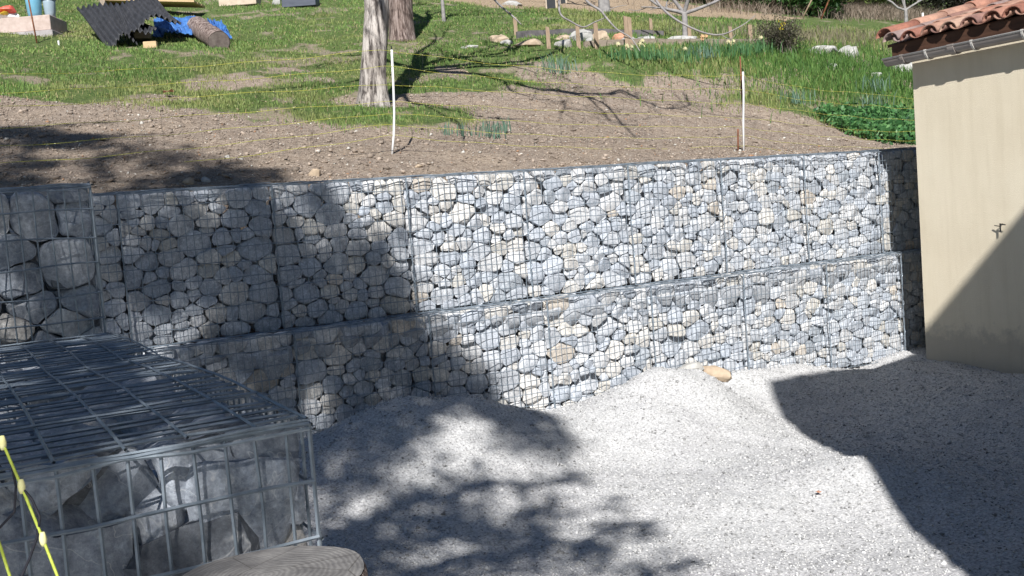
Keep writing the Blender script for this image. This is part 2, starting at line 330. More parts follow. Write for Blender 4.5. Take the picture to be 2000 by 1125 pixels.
xs = np.concatenate([np.arange(-60, -4, 2), np.arange(-4, 7, .045), np.arange(7, 60, 2)]); ys = np.concatenate([np.arange(-60, -8, 2), np.arange(-8, .43, .045)])
V, F, X, Y = grid(xs, ys, gravel_z)
o = big_mesh('gravel_ground', V, F, M['gravel'], None, True); tag(o, kind='structure')

def scatter(name, mat, P, S, C, label, cat, base=None, flat=.7):
    """P (n,3), S (n,), C (n,3): crushed chips as one mesh"""
    n = len(P); b = np.array([(1, 0, 0), (-1, 0, 0), (0, 1, 0), (0, -1, 0), (0, 0, 1), (0, 0, -1)], float)
    f = np.array([(0, 2, 4), (2, 1, 4), (1, 3, 4), (3, 0, 4), (2, 0, 5), (1, 2, 5), (3, 1, 5), (0, 3, 5)])
    V = b[None]*np.random.uniform(.55, 1.25, (n, 6, 3)) + np.random.uniform(-.3, .3, (n, 6, 3))
    V[:, :, 2] *= flat
    a = np.random.uniform(0, 2*np.pi, n); ca, sa = np.cos(a)[:, None], np.sin(a)[:, None]
    x, y = V[..., 0]*ca - V[..., 1]*sa, V[..., 0]*sa + V[..., 1]*ca
    tl = np.random.uniform(-.6, .6, n)[:, None]; z = V[..., 2]*np.cos(tl) - x*np.sin(tl); x = x*np.cos(tl) + V[..., 2]*np.sin(tl)
    V = np.stack([x, y, z], -1)*S[:, None, None] + P[:, None, :]
    F = (f[None] + (np.arange(n)*6)[:, None, None]).reshape(-1, 3)
    o = big_mesh(name, V.reshape(-1, 3), F, mat, np.repeat(C, 6, 0)); return tag(o, label, cat, kind='stuff')
def in_view_xy(x, y, z, m=.03):
    d = np.stack([x-CAM.x, y-CAM.y, z-CAM.z], -1); zz = d @ np.array(fw)
    u_ = d @ np.array(rr)/zz; v_ = d @ np.array(uu)/zz
    return (zz > .3) & (np.abs(u_) < .5+m) & (np.abs(v_) < .2813+m), zz
# gravel chips
n = 90000; px = np.random.uniform(-1.5, 6.6, n); py = -8+7.8*np.sqrt(np.random.uniform(0, 1, n)); py = np.random.uniform(-5.2, -.2, n)
pz = gravel_z(px, py); ok, zz = in_view_xy(px, py, pz); ok &= ~((px > 5.7) & (py < -.68)); px, py, pz = px[ok], py[ok], pz[ok]
n = len(px); S = np.random.uniform(.004, .0095, n); big = np.random.rand(n) < .05; S[big] *= 1.9
g = np.random.uniform(.38, .62, n)[:, None]*np.array([1, 1, .995]); dk = np.random.rand(n) < .14; g[dk] *= .45
scatter('gravel', M['pebble'], np.stack([px, py, pz+S*.05], 1), S, g, 'pale grey crushed gravel spread in front of the stone wall', 'gravel')
# stones and clods in the soil
n = 42000; px = np.random.uniform(-3, 11, n); py = np.random.uniform(.55, 5.2, n); ok = (grass_mask(px, py) < .5); px, py = px[ok], py[ok]
pz = hillz(px, py); n = len(px); S = np.random.uniform(.004, .014, n)*(1+1.4*(np.random.rand(n) < .04))
g = np.random.uniform(.18, .42, n)[:, None]*np.array([1, .82, .67]); lt = np.random.rand(n) < .06; g[lt] = np.random.uniform(.4, .62, lt.sum())[:, None]*np.array([1, .95, .86])
lt = np.random.rand(n) < .02; g[lt] = np.array([.34, .20, .12]); S = np.where(g[:, 0] < .3, S*1.2, S)
scatter('soil_clods', M['pebble'], np.stack([px, py, pz+S*.2], 1), S, g, 'crumbs of brown soil, small stones and leaf scraps on the bank', 'soil', flat=.6)

n = 9000; px, py = np.random.uniform(-4, 16, n), np.random.uniform(2.5, 15, n); ok = grass_mask(px, py) > .3; px, py = px[ok], py[ok]
keep = np.random.rand(len(px)) < (.15+sm(fbm(px*.7, py*.7, 91), .45, .65)); px, py = px[keep], py[keep]; pz = hillz(px, py); n = len(px)
g = np.array([.42, .35, .24])*np.random.uniform(.6, 1.5, n)[:, None]; S = np.random.uniform(.010, .026, n)
scatter('leaf_litter', M['pebble'], np.stack([px, py, pz+.035], 1), S, np.minimum(g, .8), 'dry pale leaves and crumbs strewn through the lawn', 'leaf litter', flat=.15)

# grass
def blades(name, P, H, Wd, C, label, cat, lean=.5, kind='stuff', parent=None, mat=None):
    n = len(P); a = np.random.uniform(0, 2*np.pi, n); l = np.random.uniform(0, lean, n)*H
    dx, dy = np.cos(a), np.sin(a); b = np.random.uniform(0, 2*np.pi, n); wx, wy = np.cos(b)*Wd/2, np.sin(b)*Wd/2
    p0 = P + np.stack([wx, wy, -.01+0*wx], 1); p1 = P - np.stack([wx, wy, .01+0*wx], 1)
    mid = P + np.stack([dx*l*.35, dy*l*.35, H*.6], 1); m0 = mid + np.stack([wx*.8, wy*.8, 0*wx], 1); m1 = mid - np.stack([wx*.8, wy*.8, 0*wx], 1)
    tip = P + np.stack([dx*l, dy*l, H*np.random.uniform(.8, 1, n)], 1)
    V = np.stack([p0, p1, m1, m0, tip], 1).reshape(-1, 3); k = np.arange(n)*5
    F = np.concatenate([np.stack([k, k+1, k+2], 1), np.stack([k, k+2, k+3], 1), np.stack([k+3, k+2, k+4], 1)])
    o = big_mesh(name, V, F, mat or M['blade'], np.repeat(C, 5, 0))
    if parent: o.parent = parent; return o
    return tag(o, label, cat, kind=kind)
def grass_cols(n):
    t_ = np.random.rand(n)[:, None]; c = (1-t_)*np.array([.075, .155, .042]) + t_*np.array([.22, .31, .085])
    dry = np.random.rand(n) < .07; c[dry] = np.array([.38, .31, .17]); return c
def view_samples(n, y1, x0=-8, x1=34):
    # uniform-ish on screen: sample depth and bearing
    D = 8.5*(24/8.5)**np.random.rand(n); b = np.random.uniform(-.52, .52, n)
    x = CAM.x + D*(math.sin(yaw) + b*math.cos(yaw)); y = CAM.y + D*(math.cos(yaw) - b*math.sin(yaw)); return x, y
N = 330000; gx, gy = view_samples(N, 30); g = grass_mask(gx, gy)*(1-straw_mask(gx, gy)*.97)
dens = .12+.88*sm(fbm(gx*2.2, gy*2.2, 41), .35, .6)
ok = (gy > .7) & (np.random.rand(N) < g*dens) & (gx > -9); gx, gy, g = gx[ok], gy[ok], g[ok]; gz = hillz(gx, gy); v, zz = in_view_xy(gx, gy, gz, .04); gx, gy, gz, zz = gx[v], gy[v], gz[v], zz[v]
n = len(gx); tall = sm(gx-.3*gy, 4.5, 7.5)*sm(fbm(gx*1.1, gy*1.1, 51), .3, .6); H = np.random.uniform(.02, .058, n)*(1+1.7*tall)*(.6+.8*fbm(gx*1.7, gy*1.7, 52))
C_ = grass_cols(n)*(.75+.6*fbm(gx*.8, gy*.8, 53))[:, None]
yl = sm(fbm(gx*.6+9, gy*.6, 54), .48, .62)[:, None]; C_ = C_*(1-yl*.5) + yl*.5*np.array([.33, .32, .13])
blades('grass', np.stack([gx, gy, gz], 1), H, np.maximum(.004, zz*.00055)*np.random.uniform(.8, 1.7, n), C_, 'short rough green lawn grass with dry yellow bits covering the hillside', 'grass', .9)

# ------------------------------------------------------------ gabions
def power_cells(W, H, n, rnd, an=1.18, jit=.55, vary=.45):
    """anisotropic power diagram -> list of (poly, cx, cz, size)"""
    W2 = W/an; s = math.sqrt(W2*H/n); pts = []; tries = 0
    rad = []
    while len(pts) < n and tries < 20000:
        tries += 1; r = s*(.5*(1+vary*rnd.uniform(-1, 1))); x, z = rnd.uniform(r*.5, W2-r*.5), rnd.uniform(r*.5, H-r*.5)
        k = .86 if tries < 6000 else .7
        if all((x-a)**2+(z-b)**2 > (k*(r+q))**2 for (a, b), q in zip(pts, rad)): pts.append((x, z)); rad.append(r)
    out = []
    for i, ((x, z), r) in enumerate(zip(pts, rad)):
        poly = [(0, 0), (W2, 0), (W2, H), (0, H)]
        for j, ((a, b), q) in enumerate(zip(pts, rad)):
            if i == j: continue
            dx, dz = a-x, b-z; d2 = dx*dx+dz*dz
            if d2 > (4.2*s)**2: continue
            c = (d2 + r*r - q*q)/2           # (p-P).d <= c
            new = []
            for k in range(len(poly)):
                p, nn_ = poly[k], poly[(k+1) % len(poly)]
                fp = (p[0]-x)*dx+(p[1]-z)*dz-c; fn = (nn_[0]-x)*dx+(nn_[1]-z)*dz-c
                if fp <= 0: new.append(p)
                if (fp < 0 < fn) or (fn < 0 < fp):
                    tt = fp/(fp-fn); new.append((p[0]+(nn_[0]-p[0])*tt, p[1]+(nn_[1]-p[1])*tt))
            poly = new
            if len(poly) < 3: break
        if len(poly) < 3: continue
        poly = [(p[0]*an, p[1]) for p in poly]
        A = 0; cx = cz = 0
        for k in range(len(poly)):
            (x1, z1), (x2, z2) = poly[k], poly[(k+1) % len(poly)]; cr = x1*z2-x2*z1; A += cr; cx += (x1+x2)*cr; cz += (z1+z2)*cr
        if abs(A) < 1e-6: continue
        out.append((poly, cx/(3*A), cz/(3*A), math.sqrt(abs(A)/2)))
    return out
def stone_mesh(poly, cx, cz, size, u, v, nrm, rnd, N=18, rings=(1.0, .97, .90, .76, .56, .28), deep=.8, gap=.97, angular=.0, me_name='stone'):
    rad = []
    for k in range(N):
        th = 2*math.pi*k/N; dx, dz = math.cos(th), math.sin(th); best = 9
        for a in range(len(poly)):
            (x1, z1), (x2, z2) = poly[a], poly[(a+1) % len(poly)]; ex, ez = x2-x1, z2-z1; den = dx*ez-dz*ex
            if abs(den) < 1e-9: continue
            tt = ((x1-cx)*ez-(z1-cz)*ex)/den; ss = ((x1-cx)*dz-(z1-cz)*dx)/den
            if tt > 0 and -1e-6 <= ss <= 1+1e-6: best = min(best, tt)
        rad.append(min(best, size*1.5))
    for it in range(1): rad = [min(rad[k]*1.0, (rad[k-1]+2*rad[k]+rad[(k+1) % N])/4) for k in range(N)]
    rad = [r_*gap for r_ in rad]
    Dp = size*(rnd.uniform(.30, .46) if angular else rnd.uniform(.17, .31)); tx, tz = (rnd.uniform(-.22, .22)*(1+angular*.5) for _ in (0, 1)); ph = [rnd.uniform(0, 6.28) for _ in range(6)]
    prof = {1.0: 0, .97: .36, .90: .66, .84: .76, .76: .86, .66: .92, .56: .95, .36: .98, .28: .99}
    cuts = [(rnd.uniform(-1, 1), rnd.uniform(-1, 1), rnd.uniform(.35, .85)) for _ in range(3 + int(angular*3))]
    verts = []; faces = []
    def pt(s_, k, h):
        th = 2*math.pi*k/N; w = 1+.05*math.sin(3*th+ph[0])*(1-s_)+.04*math.sin(5*th+ph[1])
        x, z = math.cos(th)*rad[k]*s_*w, math.sin(th)*rad[k]*s_*w
        hh = h + (tx*x+tz*z)*min(h/max(Dp, 1e-6), 1) + Dp*.10*math.sin(x/size*5+ph[2])*math.sin(z/size*5+ph[3])*(1-s_)
        if h > 0:
            for ca_, cb_, cd_ in cuts: hh = min(hh, Dp*cd_*1.15 + (ca_*x + cb_*z)*(.34+.6*angular))
            if angular: hh += size*angular*.035*math.sin(x/size*13+ph[4])*math.sin(z/size*11+ph[5])
        return u*x + v*z + nrm*hh
    lv = [(.62, -Dp*deep*2.6), (.93, -Dp*deep*1.2)] + [(s_, Dp*prof[s_]) for s_ in rings]
    for s_, h in lv:
        for k in range(N): verts.append(pt(s_, k, h))
    L = len(lv)
    for a in range(L-1):
        for k in range(N): faces.append((a*N+k, a*N+(k+1) % N, (a+1)*N+(k+1) % N, (a+1)*N+k))
    m0 = [verts[(L-1)*N+k] for k in range(N)]; verts.append(sum(m0, Vector())/N + nrm*Dp*.012); c = len(verts)-1
    for k in range(N): faces.append(((L-1)*N+k, (L-1)*N+(k+1) % N, c))
    verts.append(nrm*(-Dp*deep*3)); c = len(verts)-1
    for k in range(N): faces.append(((k+1) % N, k, c))
    return verts, faces, Dp
PAL = [((.50, .535, .59), 5), ((.57, .595, .635), 6), ((.47, .51, .57), 2.5), ((.63, .635, .645), 5), ((.67, .65, .62), 3.5), ((.62, .60, .56), 1.6), ((.42, .455, .50), 1.0), ((.63, .57, .50), .4)]
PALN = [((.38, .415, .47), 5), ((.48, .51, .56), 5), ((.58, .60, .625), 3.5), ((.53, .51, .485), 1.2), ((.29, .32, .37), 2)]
def pick(rnd, pal):
    x = rnd.uniform(0, sum(w for _, w in pal))
    for c, w in pal:
        x -= w
        if x <= 0: break
    g = rnd.uniform(.9, 1.1); return (c[0]*g, c[1]*g, c[2]*g, 1)
def face_stones(root, org, u, v, nrm, W, H, n, rnd, pal=PAL, limit=None, angular=0, setback=.022, an=1.18, vary=.45):
    """packs stones behind a wire face; org is local to root"""
    cells = power_cells(W, H, n, rnd, an=an, vary=vary); m0 = MB()
    for poly, cx, cz, size in cells:
        if limit and not limit(cx, cz):
            if angular:
                vs, fs, Dp = stone_mesh(poly, cx, cz, size, u, v, nrm, rnd, N=10, rings=(1.0, .84, .56, .28)); pos = org + u*cx + v*cz - nrm*(Dp+setback); m0.add([p+pos for p in vs], fs)
            continue
        vs, fs, Dp = stone_mesh(poly, cx, cz, size, u, v, nrm, rnd, N=(30 if angular else 18), rings=((1.0, .97, .90, .84, .76, .66, .56, .36, .28) if angular else (1.0, .97, .90, .76, .56, .28)), angular=angular, gap=rnd.uniform(.955, 1.03) if not angular else rnd.uniform(.95, 1.02))
        m_ = MB(); m_.add(vs, fs); pos = org + u*cx + v*cz - nrm*(Dp + setback + abs(rnd.gauss(0, .012)))
        o = m_.build('stone', M['stone'], root, True, loc=pos); o.data.set_sharp_from_angle(angle=R(38)); o.color = pick(rnd, pal)
    # second layer, coloured darker to deepen the shade seen through the gaps
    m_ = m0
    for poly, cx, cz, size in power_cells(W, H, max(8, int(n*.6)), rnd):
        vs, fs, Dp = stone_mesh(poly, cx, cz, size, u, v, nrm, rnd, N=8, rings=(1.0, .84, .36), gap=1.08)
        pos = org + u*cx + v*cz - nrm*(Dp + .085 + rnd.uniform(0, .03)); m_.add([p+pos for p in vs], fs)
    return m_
def wires(mb, org, u, v, nrm, W, H, du=.05, dv=.1, r=.0026, rnd=random, jit=.003, seg=8):
    for i in range(int(round(W/du))+1):
        x = i*du + rnd.gauss(0, .0012); x = min(max(x, 0), W); b_ = rnd.gauss(0, jit*.6)
        mb.tube([org + u*(x+rnd.gauss(0, .0010)) + v*(H*k/seg) + nrm*(.003+b_*math.sin(k*1.3)) for k in range(seg+1)], r, 4, False)
    for i in range(int(round(H/dv))+1):
        z = i*dv + rnd.gauss(0, .004); z = min(max(z, 0), H); ph = rnd.uniform(0, 6); am = rnd.uniform(.2, 1)*jit*1.9
        mb.tube([org + u*(W*k/14) + v*(z + am*math.sin(ph+k*.9) + rnd.gauss(0, .001)) + nrm*(.008+am*math.cos(ph+k*1.1)) for k in range(15)], r*1.1, 4, False)
def helix(mb, p, d, L, rad=.009, pitch=.09, r=.0016):
    d = d.normalized(); a = d.orthogonal().normalized(); b = d.cross(a); n = int(L/pitch*7)
    mb.tube([p + d*(L*i/n) + (a*math.cos(2*math.pi*i/7)+b*math.sin(2*math.pi*i/7))*rad for i in range(n+1)], r, 3, False)
UX, UY, UZ = Vector((1, 0, 0)), Vector((0, 1, 0)), Vector((0, 0, 1))
def gabion(x0, yf, z0, W, H, D, n, label, group, seed, top=0, ntop=0, limit=None, pal=PAL, spiral=True, lid=None, wr=.0026, angular=0, side=False, an=1.18, vary=.45, bulge=.0):
    rnd = random.Random(seed)
    root = empty('gabion', (x0, yf, z0), label, 'gabion', group)
    f = face_stones(root, Vector((0, 0, .002)), UX, UZ, -UY, W, H-.006, n, rnd, pal, limit, angular, an=an, vary=vary)
    if ntop: f2 = face_stones(root, Vector((0, .02, H+(.03 if not angular else 0))), UX, UY, UZ, W, top-.02, ntop, rnd, pal, None, angular, .016, an); f.add(f2.v, f2.f)
    if side:
        f3 = MB()
        for poly, cx, cz, size in power_cells(D-.10, H, 50, rnd, vary=.35):
            vs, fs, Dp = stone_mesh(poly, cx, cz, size, UY, UZ, UX, rnd, N=14, rings=(1.0, .90, .76, .56, .28), deep=.5, angular=.4); pos = Vector((W-.02-Dp, cx+.10, cz)); f3.add([p+pos for p in vs], fs)
        o = f3.build('side_stones', M['stone'], root, True); o.color = (.42, .45, .50, 1); o.data.set_sharp_from_angle(angle=R(38)); o['kind'] = 'stuff'
    o = f.build('stone_fill', M['stone'], root, True); o.color = (.20, .215, .24, 1) if side else (.42, .44, .47, 1); o.data.set_sharp_from_angle(angle=R(38)); o['kind'] = 'stuff'  # darkest fill colour in side cages paints shade into the gaps between stones
    w = MB(); wires(w, Vector((0, 0, 0)), UX, UZ, -UY, W, H, r=wr, rnd=rnd); w.build('front_mesh', M['wire'], root)
    w = MB(); TD = lid if lid else D; ny = int(round(TD/(.05 if side else .1))); lj = 0 if side else .004
    for i in range(ny+1):
        yy = TD*i/ny; zz = H + rnd.gauss(0, .0025) + bulge*math.sin(math.pi*min(1, i/ny)) + lj*rnd.uniform(-1, 1)
        w.tube([Vector((W*k/8, yy+rnd.gauss(0, .001), zz + rnd.gauss(0, .0018) + .003)) for k in range(9)], wr, 4, False)
    for i in range(int(round(W/.1))+1):
        xx = i*.1 + rnd.gauss(0, .003)
        w.tube([Vector((min(max(xx, 0), W), TD*k/8, H + (.009 if side else -.002) + bulge*math.sin(math.pi*k/8) + rnd.gauss(0, .001))) for k in range(9)], wr, 4, False)
    for k in range(2): w.tube([Vector((W*j/10, -.004-.006*k+rnd.gauss(0, .002), H+.006-.014*k+rnd.gauss(0, .004))) for j in range(11)], wr*1.05, 5, False)
    w.build('lid_mesh', M['wire'], root)
    if side:
        w = MB(); wires(w, Vector((W, 0, 0)), UY, UZ, UX, D, H, r=wr, rnd=rnd); w.build('side_mesh', M['wire'], root)
    if spiral:
        w = MB(); helix(w, Vector((0, -.004, 0)), UZ, H); w.tube([Vector((.004*math.sin(k), -.006, H*k/9)) for k in range(10)], wr*1.15, 5, False)
        w.build('spiral_binder', M['wire'], root)
    return root
ORD = ['leftmost', 'second', 'third', 'fourth', 'fifth', 'sixth', 'seventh', 'eighth', 'ninth']
UL = ['leftmost upper row gabion, mostly hidden behind the big-stone cage',
      'deeply shaded gabion in the upper row, first whole cage beside the big-stone cage',
      'shaded gabion in the upper row under the left white fence post side',
      'upper row gabion where the tree shadow ends and sun begins, below the left white post',
      'sunlit upper row gabion of grey and cream stones, just right of the tree shadow edge',
      'sunlit upper row gabion midway along the lit part, third whole cage left of the one below the right post',
      'sunlit upper row gabion directly below the right white fence post',
      'last fully sunlit gabion of the upper row, next to the dark strip by the house',
      'black shaded upper row gabion squeezed behind the house corner']
UL[2] = 'shaded upper row gabion, just left of the cage under the left white post'
UL[5] = 'sunlit upper row gabion, second cage left of the one beneath the right white post'
LL = ['leftmost lower row gabion, in shade and partly hidden by the big foreground cage',
      'dark shaded lower row gabion just right of the foreground cage corner',
      'lower row gabion split between tree shade and sun, behind the shaded gravel heap',
      'sunlit lower row gabion between the two gravel heaps',
      'sunlit lower row gabion standing behind the sunny gravel heap',
      'sunlit lower row gabion behind the tan stone lying on the gravel',
      'sunlit lower row gabion at the right end of the row beside the house shade',
      'black shaded lower row gabion behind the house corner']
for i in range(9):
    x0 = -2+i; lim = None
    if x0 == -2: lim = lambda cx, cz: cx > .7
    if x0 == 6: lim = lambda cx, cz: cx < .72
    nn_ = 80 + (i > 4)*14
    gabion(x0, 0, 1.0, .996, 1.0, .5, nn_, UL[i], 'gabions of the upper row', 100+i, limit=lim, lid=.5, bulge=.012, vary=.66, an=1.38)
for i in range(8):
    x0 = -1.0+i; lim = None
    if x0 == 6: lim = lambda cx, cz: cx < .5
    if i == 0: lim = lambda cx, cz: cx+cz*.9 > .55
    gabion(x0, -.2, .0, .996, 1.0, .6, 76+(i > 4)*12, LL[i], 'gabions of the lower row', 200+i, limit=lim, lid=.21, bulge=.004, top=.21, ntop=10, vary=.66, an=1.38)
# the big-stone cages of the return wall beside the camera
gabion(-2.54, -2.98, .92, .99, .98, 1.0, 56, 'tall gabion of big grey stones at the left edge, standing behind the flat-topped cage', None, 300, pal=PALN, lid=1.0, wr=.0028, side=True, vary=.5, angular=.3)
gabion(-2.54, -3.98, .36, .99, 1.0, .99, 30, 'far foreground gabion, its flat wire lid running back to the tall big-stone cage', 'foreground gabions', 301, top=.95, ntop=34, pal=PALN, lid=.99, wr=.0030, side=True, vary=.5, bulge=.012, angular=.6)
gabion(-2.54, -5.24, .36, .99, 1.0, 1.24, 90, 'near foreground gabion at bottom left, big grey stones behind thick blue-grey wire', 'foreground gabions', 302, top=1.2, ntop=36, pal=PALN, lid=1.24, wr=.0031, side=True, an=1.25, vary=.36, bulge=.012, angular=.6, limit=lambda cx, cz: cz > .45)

# ------------------------------------------------------------ house
ht = empty('house', (5.7, -.68, 0), 'cream rendered house with terracotta tiled eave at the right end of the wall', 'house')
HO = Vector((5.7, -.68, 0))
def hb(name, mat, boxes, parent=ht, off=HO, smooth=False):
    m_ = MB()
    for q in boxes: m_.box(*q)
    m_.v = [(x-off.x, y-off.y, z-off.z) for x, y, z in m_.v]; return m_.build(name, mat, parent, smooth)
mwall = MB(); 
# facing wall subdivided lightly so the render is not perfectly flat
ny_, nz_ = 60, 26; vs = []; fs = []
for j in range(nz_+1):
    for i in range(ny_+1):
        yy = -.68-6.92*i/ny_; zz = -.4+3.28*j/nz_; vs.append((5.7+.006*(float(fbm(np.array(yy*1.5), np.array(zz*1.5), 71))-.5)*(0 < i), yy, zz))
for j in range(nz_):
    for i in range(ny_): a = j*(ny_+1)+i; fs.append((a, a+1, a+ny_+2, a+ny_+1))
mwall.add(vs, fs); mwall.box(5.7065, 9.6, -7.6, -.68, -.4, 2.88)
mwall.v = [(x-HO.x, y-HO.y, z) for x, y, z in mwall.v]; mwall.build('wall', M['render'], ht)
hb('main_wing', M['render'], [(-.68, 12, -14, -7.6, -.4, 7.3)])
mr_ = MB(); mr_.add([(-.66-HO.x, -7.6-HO.y, 7.46), (12-HO.x, -7.6-HO.y, 7.46), (12-HO.x, -11-HO.y, 8.6), (-.66-HO.x, -11-HO.y, 8.6), (12-HO.x, -14.3-HO.y, 7.4), (-.66-HO.x, -14.3-HO.y, 7.4),
  (-.66-HO.x, -7.6-HO.y, 7.3), (12-HO.x, -7.6-HO.y, 7.3), (12-HO.x, -14.3-HO.y, 7.3), (-.66-HO.x, -14.3-HO.y, 7.3)], [(0, 1, 2, 3), (3, 2, 4, 5), (6, 7, 1, 0), (5, 4, 8, 9), (6, 0, 3, 5, 9), (7, 8, 4, 2, 1), (6, 9, 8, 7)])
mr_.build('main_roof', M['fascia'], ht)
# tiled roof of the low wing
SL = .225
def roofz(x): return 2.915 + SL*(x-5.6)
V_, F_, C_l = [], [], []
rnd = random.Random(5)
def tile(yc, x0, x1, up, r0, r1, dz):
    base = rnd.choice([(.30, .13, .09), (.34, .17, .12), (.38, .22, .16), (.27, .15, .12), (.42, .28, .21), (.30, .22, .20)]); g = rnd.uniform(.85, 1.12)
    col = tuple(q*g for q in base); K = 10; b0 = len(V_); yj = rnd.uniform(-.006, .006); zj = rnd.uniform(-.004, .006)
    for (x, r_) in ((x0, r0), (x1, r1)):
        for sgn in (0, 1):
            rr_ = r_ - .014*sgn
            for k in range(K+1):
                th = math.pi*k/K; V_.append((x-HO.x, yc+yj+rr_*math.cos(th)-HO.y, roofz(x)+dz+zj+(rr_*math.sin(th)*(.88 if up else -.62)))); C_l.append(col)
    q = lambda e, s_, k: b0 + (e*2+s_)*(K+1)+k
    for k in range(K):
        F_.append((q(0, 0, k), q(0, 0, k+1), q(1, 0, k+1), q(1, 0, k))); F_.append((q(0, 1, k+1), q(0, 1, k), q(1, 1, k), q(1, 1, k+1)))
        F_.append((q(0, 0, k+1), q(0, 0, k), q(0, 1, k), q(0, 1, k+1))); F_.append((q(1, 0, k), q(1, 0, k+1), q(1, 1, k+1), q(1, 1, k)))
    for k in (0, K): F_.append((q(0, 0, k), q(0, 1, k), q(1, 1, k), q(1, 0, k)))
for j in range(35):
    yc = -.53 - .2*j
    for i in range(10):
        x0 = 5.612+.39*i+rnd.uniform(-.012, .012)
        tile(yc, x0, x0+.46, True, .088, .070, .016 + (.012 if j == 0 else 0))
        tile(yc-.1, x0-.005, x0+.45, False, .082, .074, .055)
# second course of verge tiles laid along the gable edge, standing proud
for i in range(9): tile(-.46, 5.615+.40*i, 5.615+.40*i+.45, True, .095, .078, .075)
o = big_mesh('roof_tiles', np.array(V_), np.array(F_), M['tile'], np.array(C_l)); o.parent = ht
rd = MB(); rd.add([(x-HO.x, y-HO.y, roofz(x)+dz) for x in (5.68, 9.6) for y in (-.44, -7.6) for dz in (-.03, -.005)], [(0, 1, 3, 2), (4, 6, 7, 5), (0, 4, 5, 1), (2, 3, 7, 6), (0, 2, 6, 4), (1, 5, 7, 3)])
rd.build('roof_deck', M['fascia'], ht)
hb('fascia_board', M['fascia'], [(5.662, 5.69, -7.59, -.50, 2.80, 2.915)])
GC = (5.598, 2.785); GR = .062
g_ = MB(); K = 14; vs = []; fs = []
for e, yy in enumerate((-.50, -7.58)):
    for r_ in (GR, GR-.003):
        for k in range(K+1): th = math.pi + math.pi*k/K; vs.append((GC[0]+r_*math.cos(th)-HO.x, yy-HO.y, GC[1]+r_*math.sin(th)))
q = lambda e, s_, k: (e*2+s_)*(K+1)+k
for k in range(K): fs += [(q(0, 0, k), q(0, 0, k+1), q(1, 0, k+1), q(1, 0, k)), (q(0, 1, k+1), q(0, 1, k), q(1, 1, k), q(1, 1, k+1))]
g_.add(vs, fs)
for yy in (-.50,): g_.add([(GC[0]+GR*math.cos(math.pi+math.pi*k/K)-HO.x, yy-HO.y, GC[1]+GR*math.sin(math.pi+math.pi*k/K)) for k in range(K+1)], [tuple(range(K+1))])
gut = g_.build('gutter', M['gutter'], ht, True)
m_ = MB(); m_.tube([(GC[0]-GR-HO.x, -.49-HO.y, GC[1]+.003), (GC[0]-GR-HO.x, -7.58-HO.y, GC[1]+.003)], .0085, 8); m_.build('rim', M['gutter_light'], gut, True)  # paler colour than the gutter stands in for sunlight on its lip
def bracket(yy, name='gutter_bracket', mat=M['gutter_light'], w=.018):
    m_ = MB(); vs = []; fs = []; K = 12
    for e in (0, 1):
        for r_ in (GR+.009, GR+.001):
            for k in range(K+1): th = math.pi*.97 + math.pi*.75*k/K; vs.append((GC[0]+r_*math.cos(th)-HO.x, yy-w/2+w*e-HO.y, GC[1]+r_*math.sin(th)))
    for k in range(K):
        fs += [(q2(0, 0, k), q2(0, 0, k+1), q2(1, 0, k+1), q2(1, 0, k)), (q2(0, 1, k), q2(0, 1, k+1), q2(1, 1, k+1), q2(1, 1, k)), (q2(0, 0, k), q2(0, 0, k+1), q2(0, 1, k+1), q2(0, 1, k)), (q2(1, 0, k), q2(1, 0, k+1), q2(1, 1, k+1), q2(1, 1, k))]
    m_.add(vs, fs); m_.box(GC[0]-GR-.012-HO.x, GC[0]-GR+.012-HO.x, yy-w/2-HO.y, yy+w/2-HO.y, GC[1]+.001, GC[1]+.014)
    return m_.build(name, mat, ht)
q2 = lambda e, s_, k: (e*2+s_)*13+k
for i in range(15): bracket(-.95-.45*i)
m_ = MB(); bj = bracket(-1.2, 'gutter_joint', M['gutter'], .06); bj2 = bracket(-.70, 'gutter_end_clip', M['gutter'], .03)
hk = MB(); P_ = lambda y, z, x=-.03: (x, y+.68, z)
hk.tube([(0.0, -1.50+.68, 1.268), (-.035, -1.50+.68, 1.268), (-.038, -1.55+.68, 1.262)], .0045, 6); hk.tube([(-.035, -1.50+.68, 1.275), (-.035, -1.50+.68, 1.205)], .0065, 6)
hk.tube([(-.035, -1.50+.68, 1.25), (-.025, -1.44+.68, 1.258)], .004, 6); hk.build('shutter_hook', M['iron'], ht)

# ------------------------------------------------------------ trees
def branchy(mb, p, d, L, r, depth, rnd, spread=.7, up=.15, kids=(2, 3), seg=5, rmin=.004, droop=0, tips=None):
    pts = [p]; rs = [r]; dd = d.normalized()
    for i in range(seg):
        dd = (dd + Vector((rnd.gauss(0, .16), rnd.gauss(0, .16), rnd.gauss(0, .16)+up*.15-droop*(i/seg)))).normalized()
        pts.append(pts[-1] + dd*(L/seg)); rs.append(max(rmin, r*(1-.55*(i+1)/seg)))
    mb.tube(pts, rs, 6 if r > .02 else 4, False)
    if tips is not None: tips.append(pts[-1]); tips.append(pts[len(pts)//2])
    if depth <= 0: return
    for k in range(rnd.randint(*kids)):
        i = rnd.randint(2, seg); a = Vector((rnd.gauss(0, 1), rnd.gauss(0, 1), rnd.gauss(0, .7))).normalized()
        branchy(mb, pts[i], (dd*(1-spread*.4) + a*spread), L*rnd.uniform(.55, .8), rs[i]*.68, depth-1, rnd, spread, up, kids, seg, rmin, droop, tips)
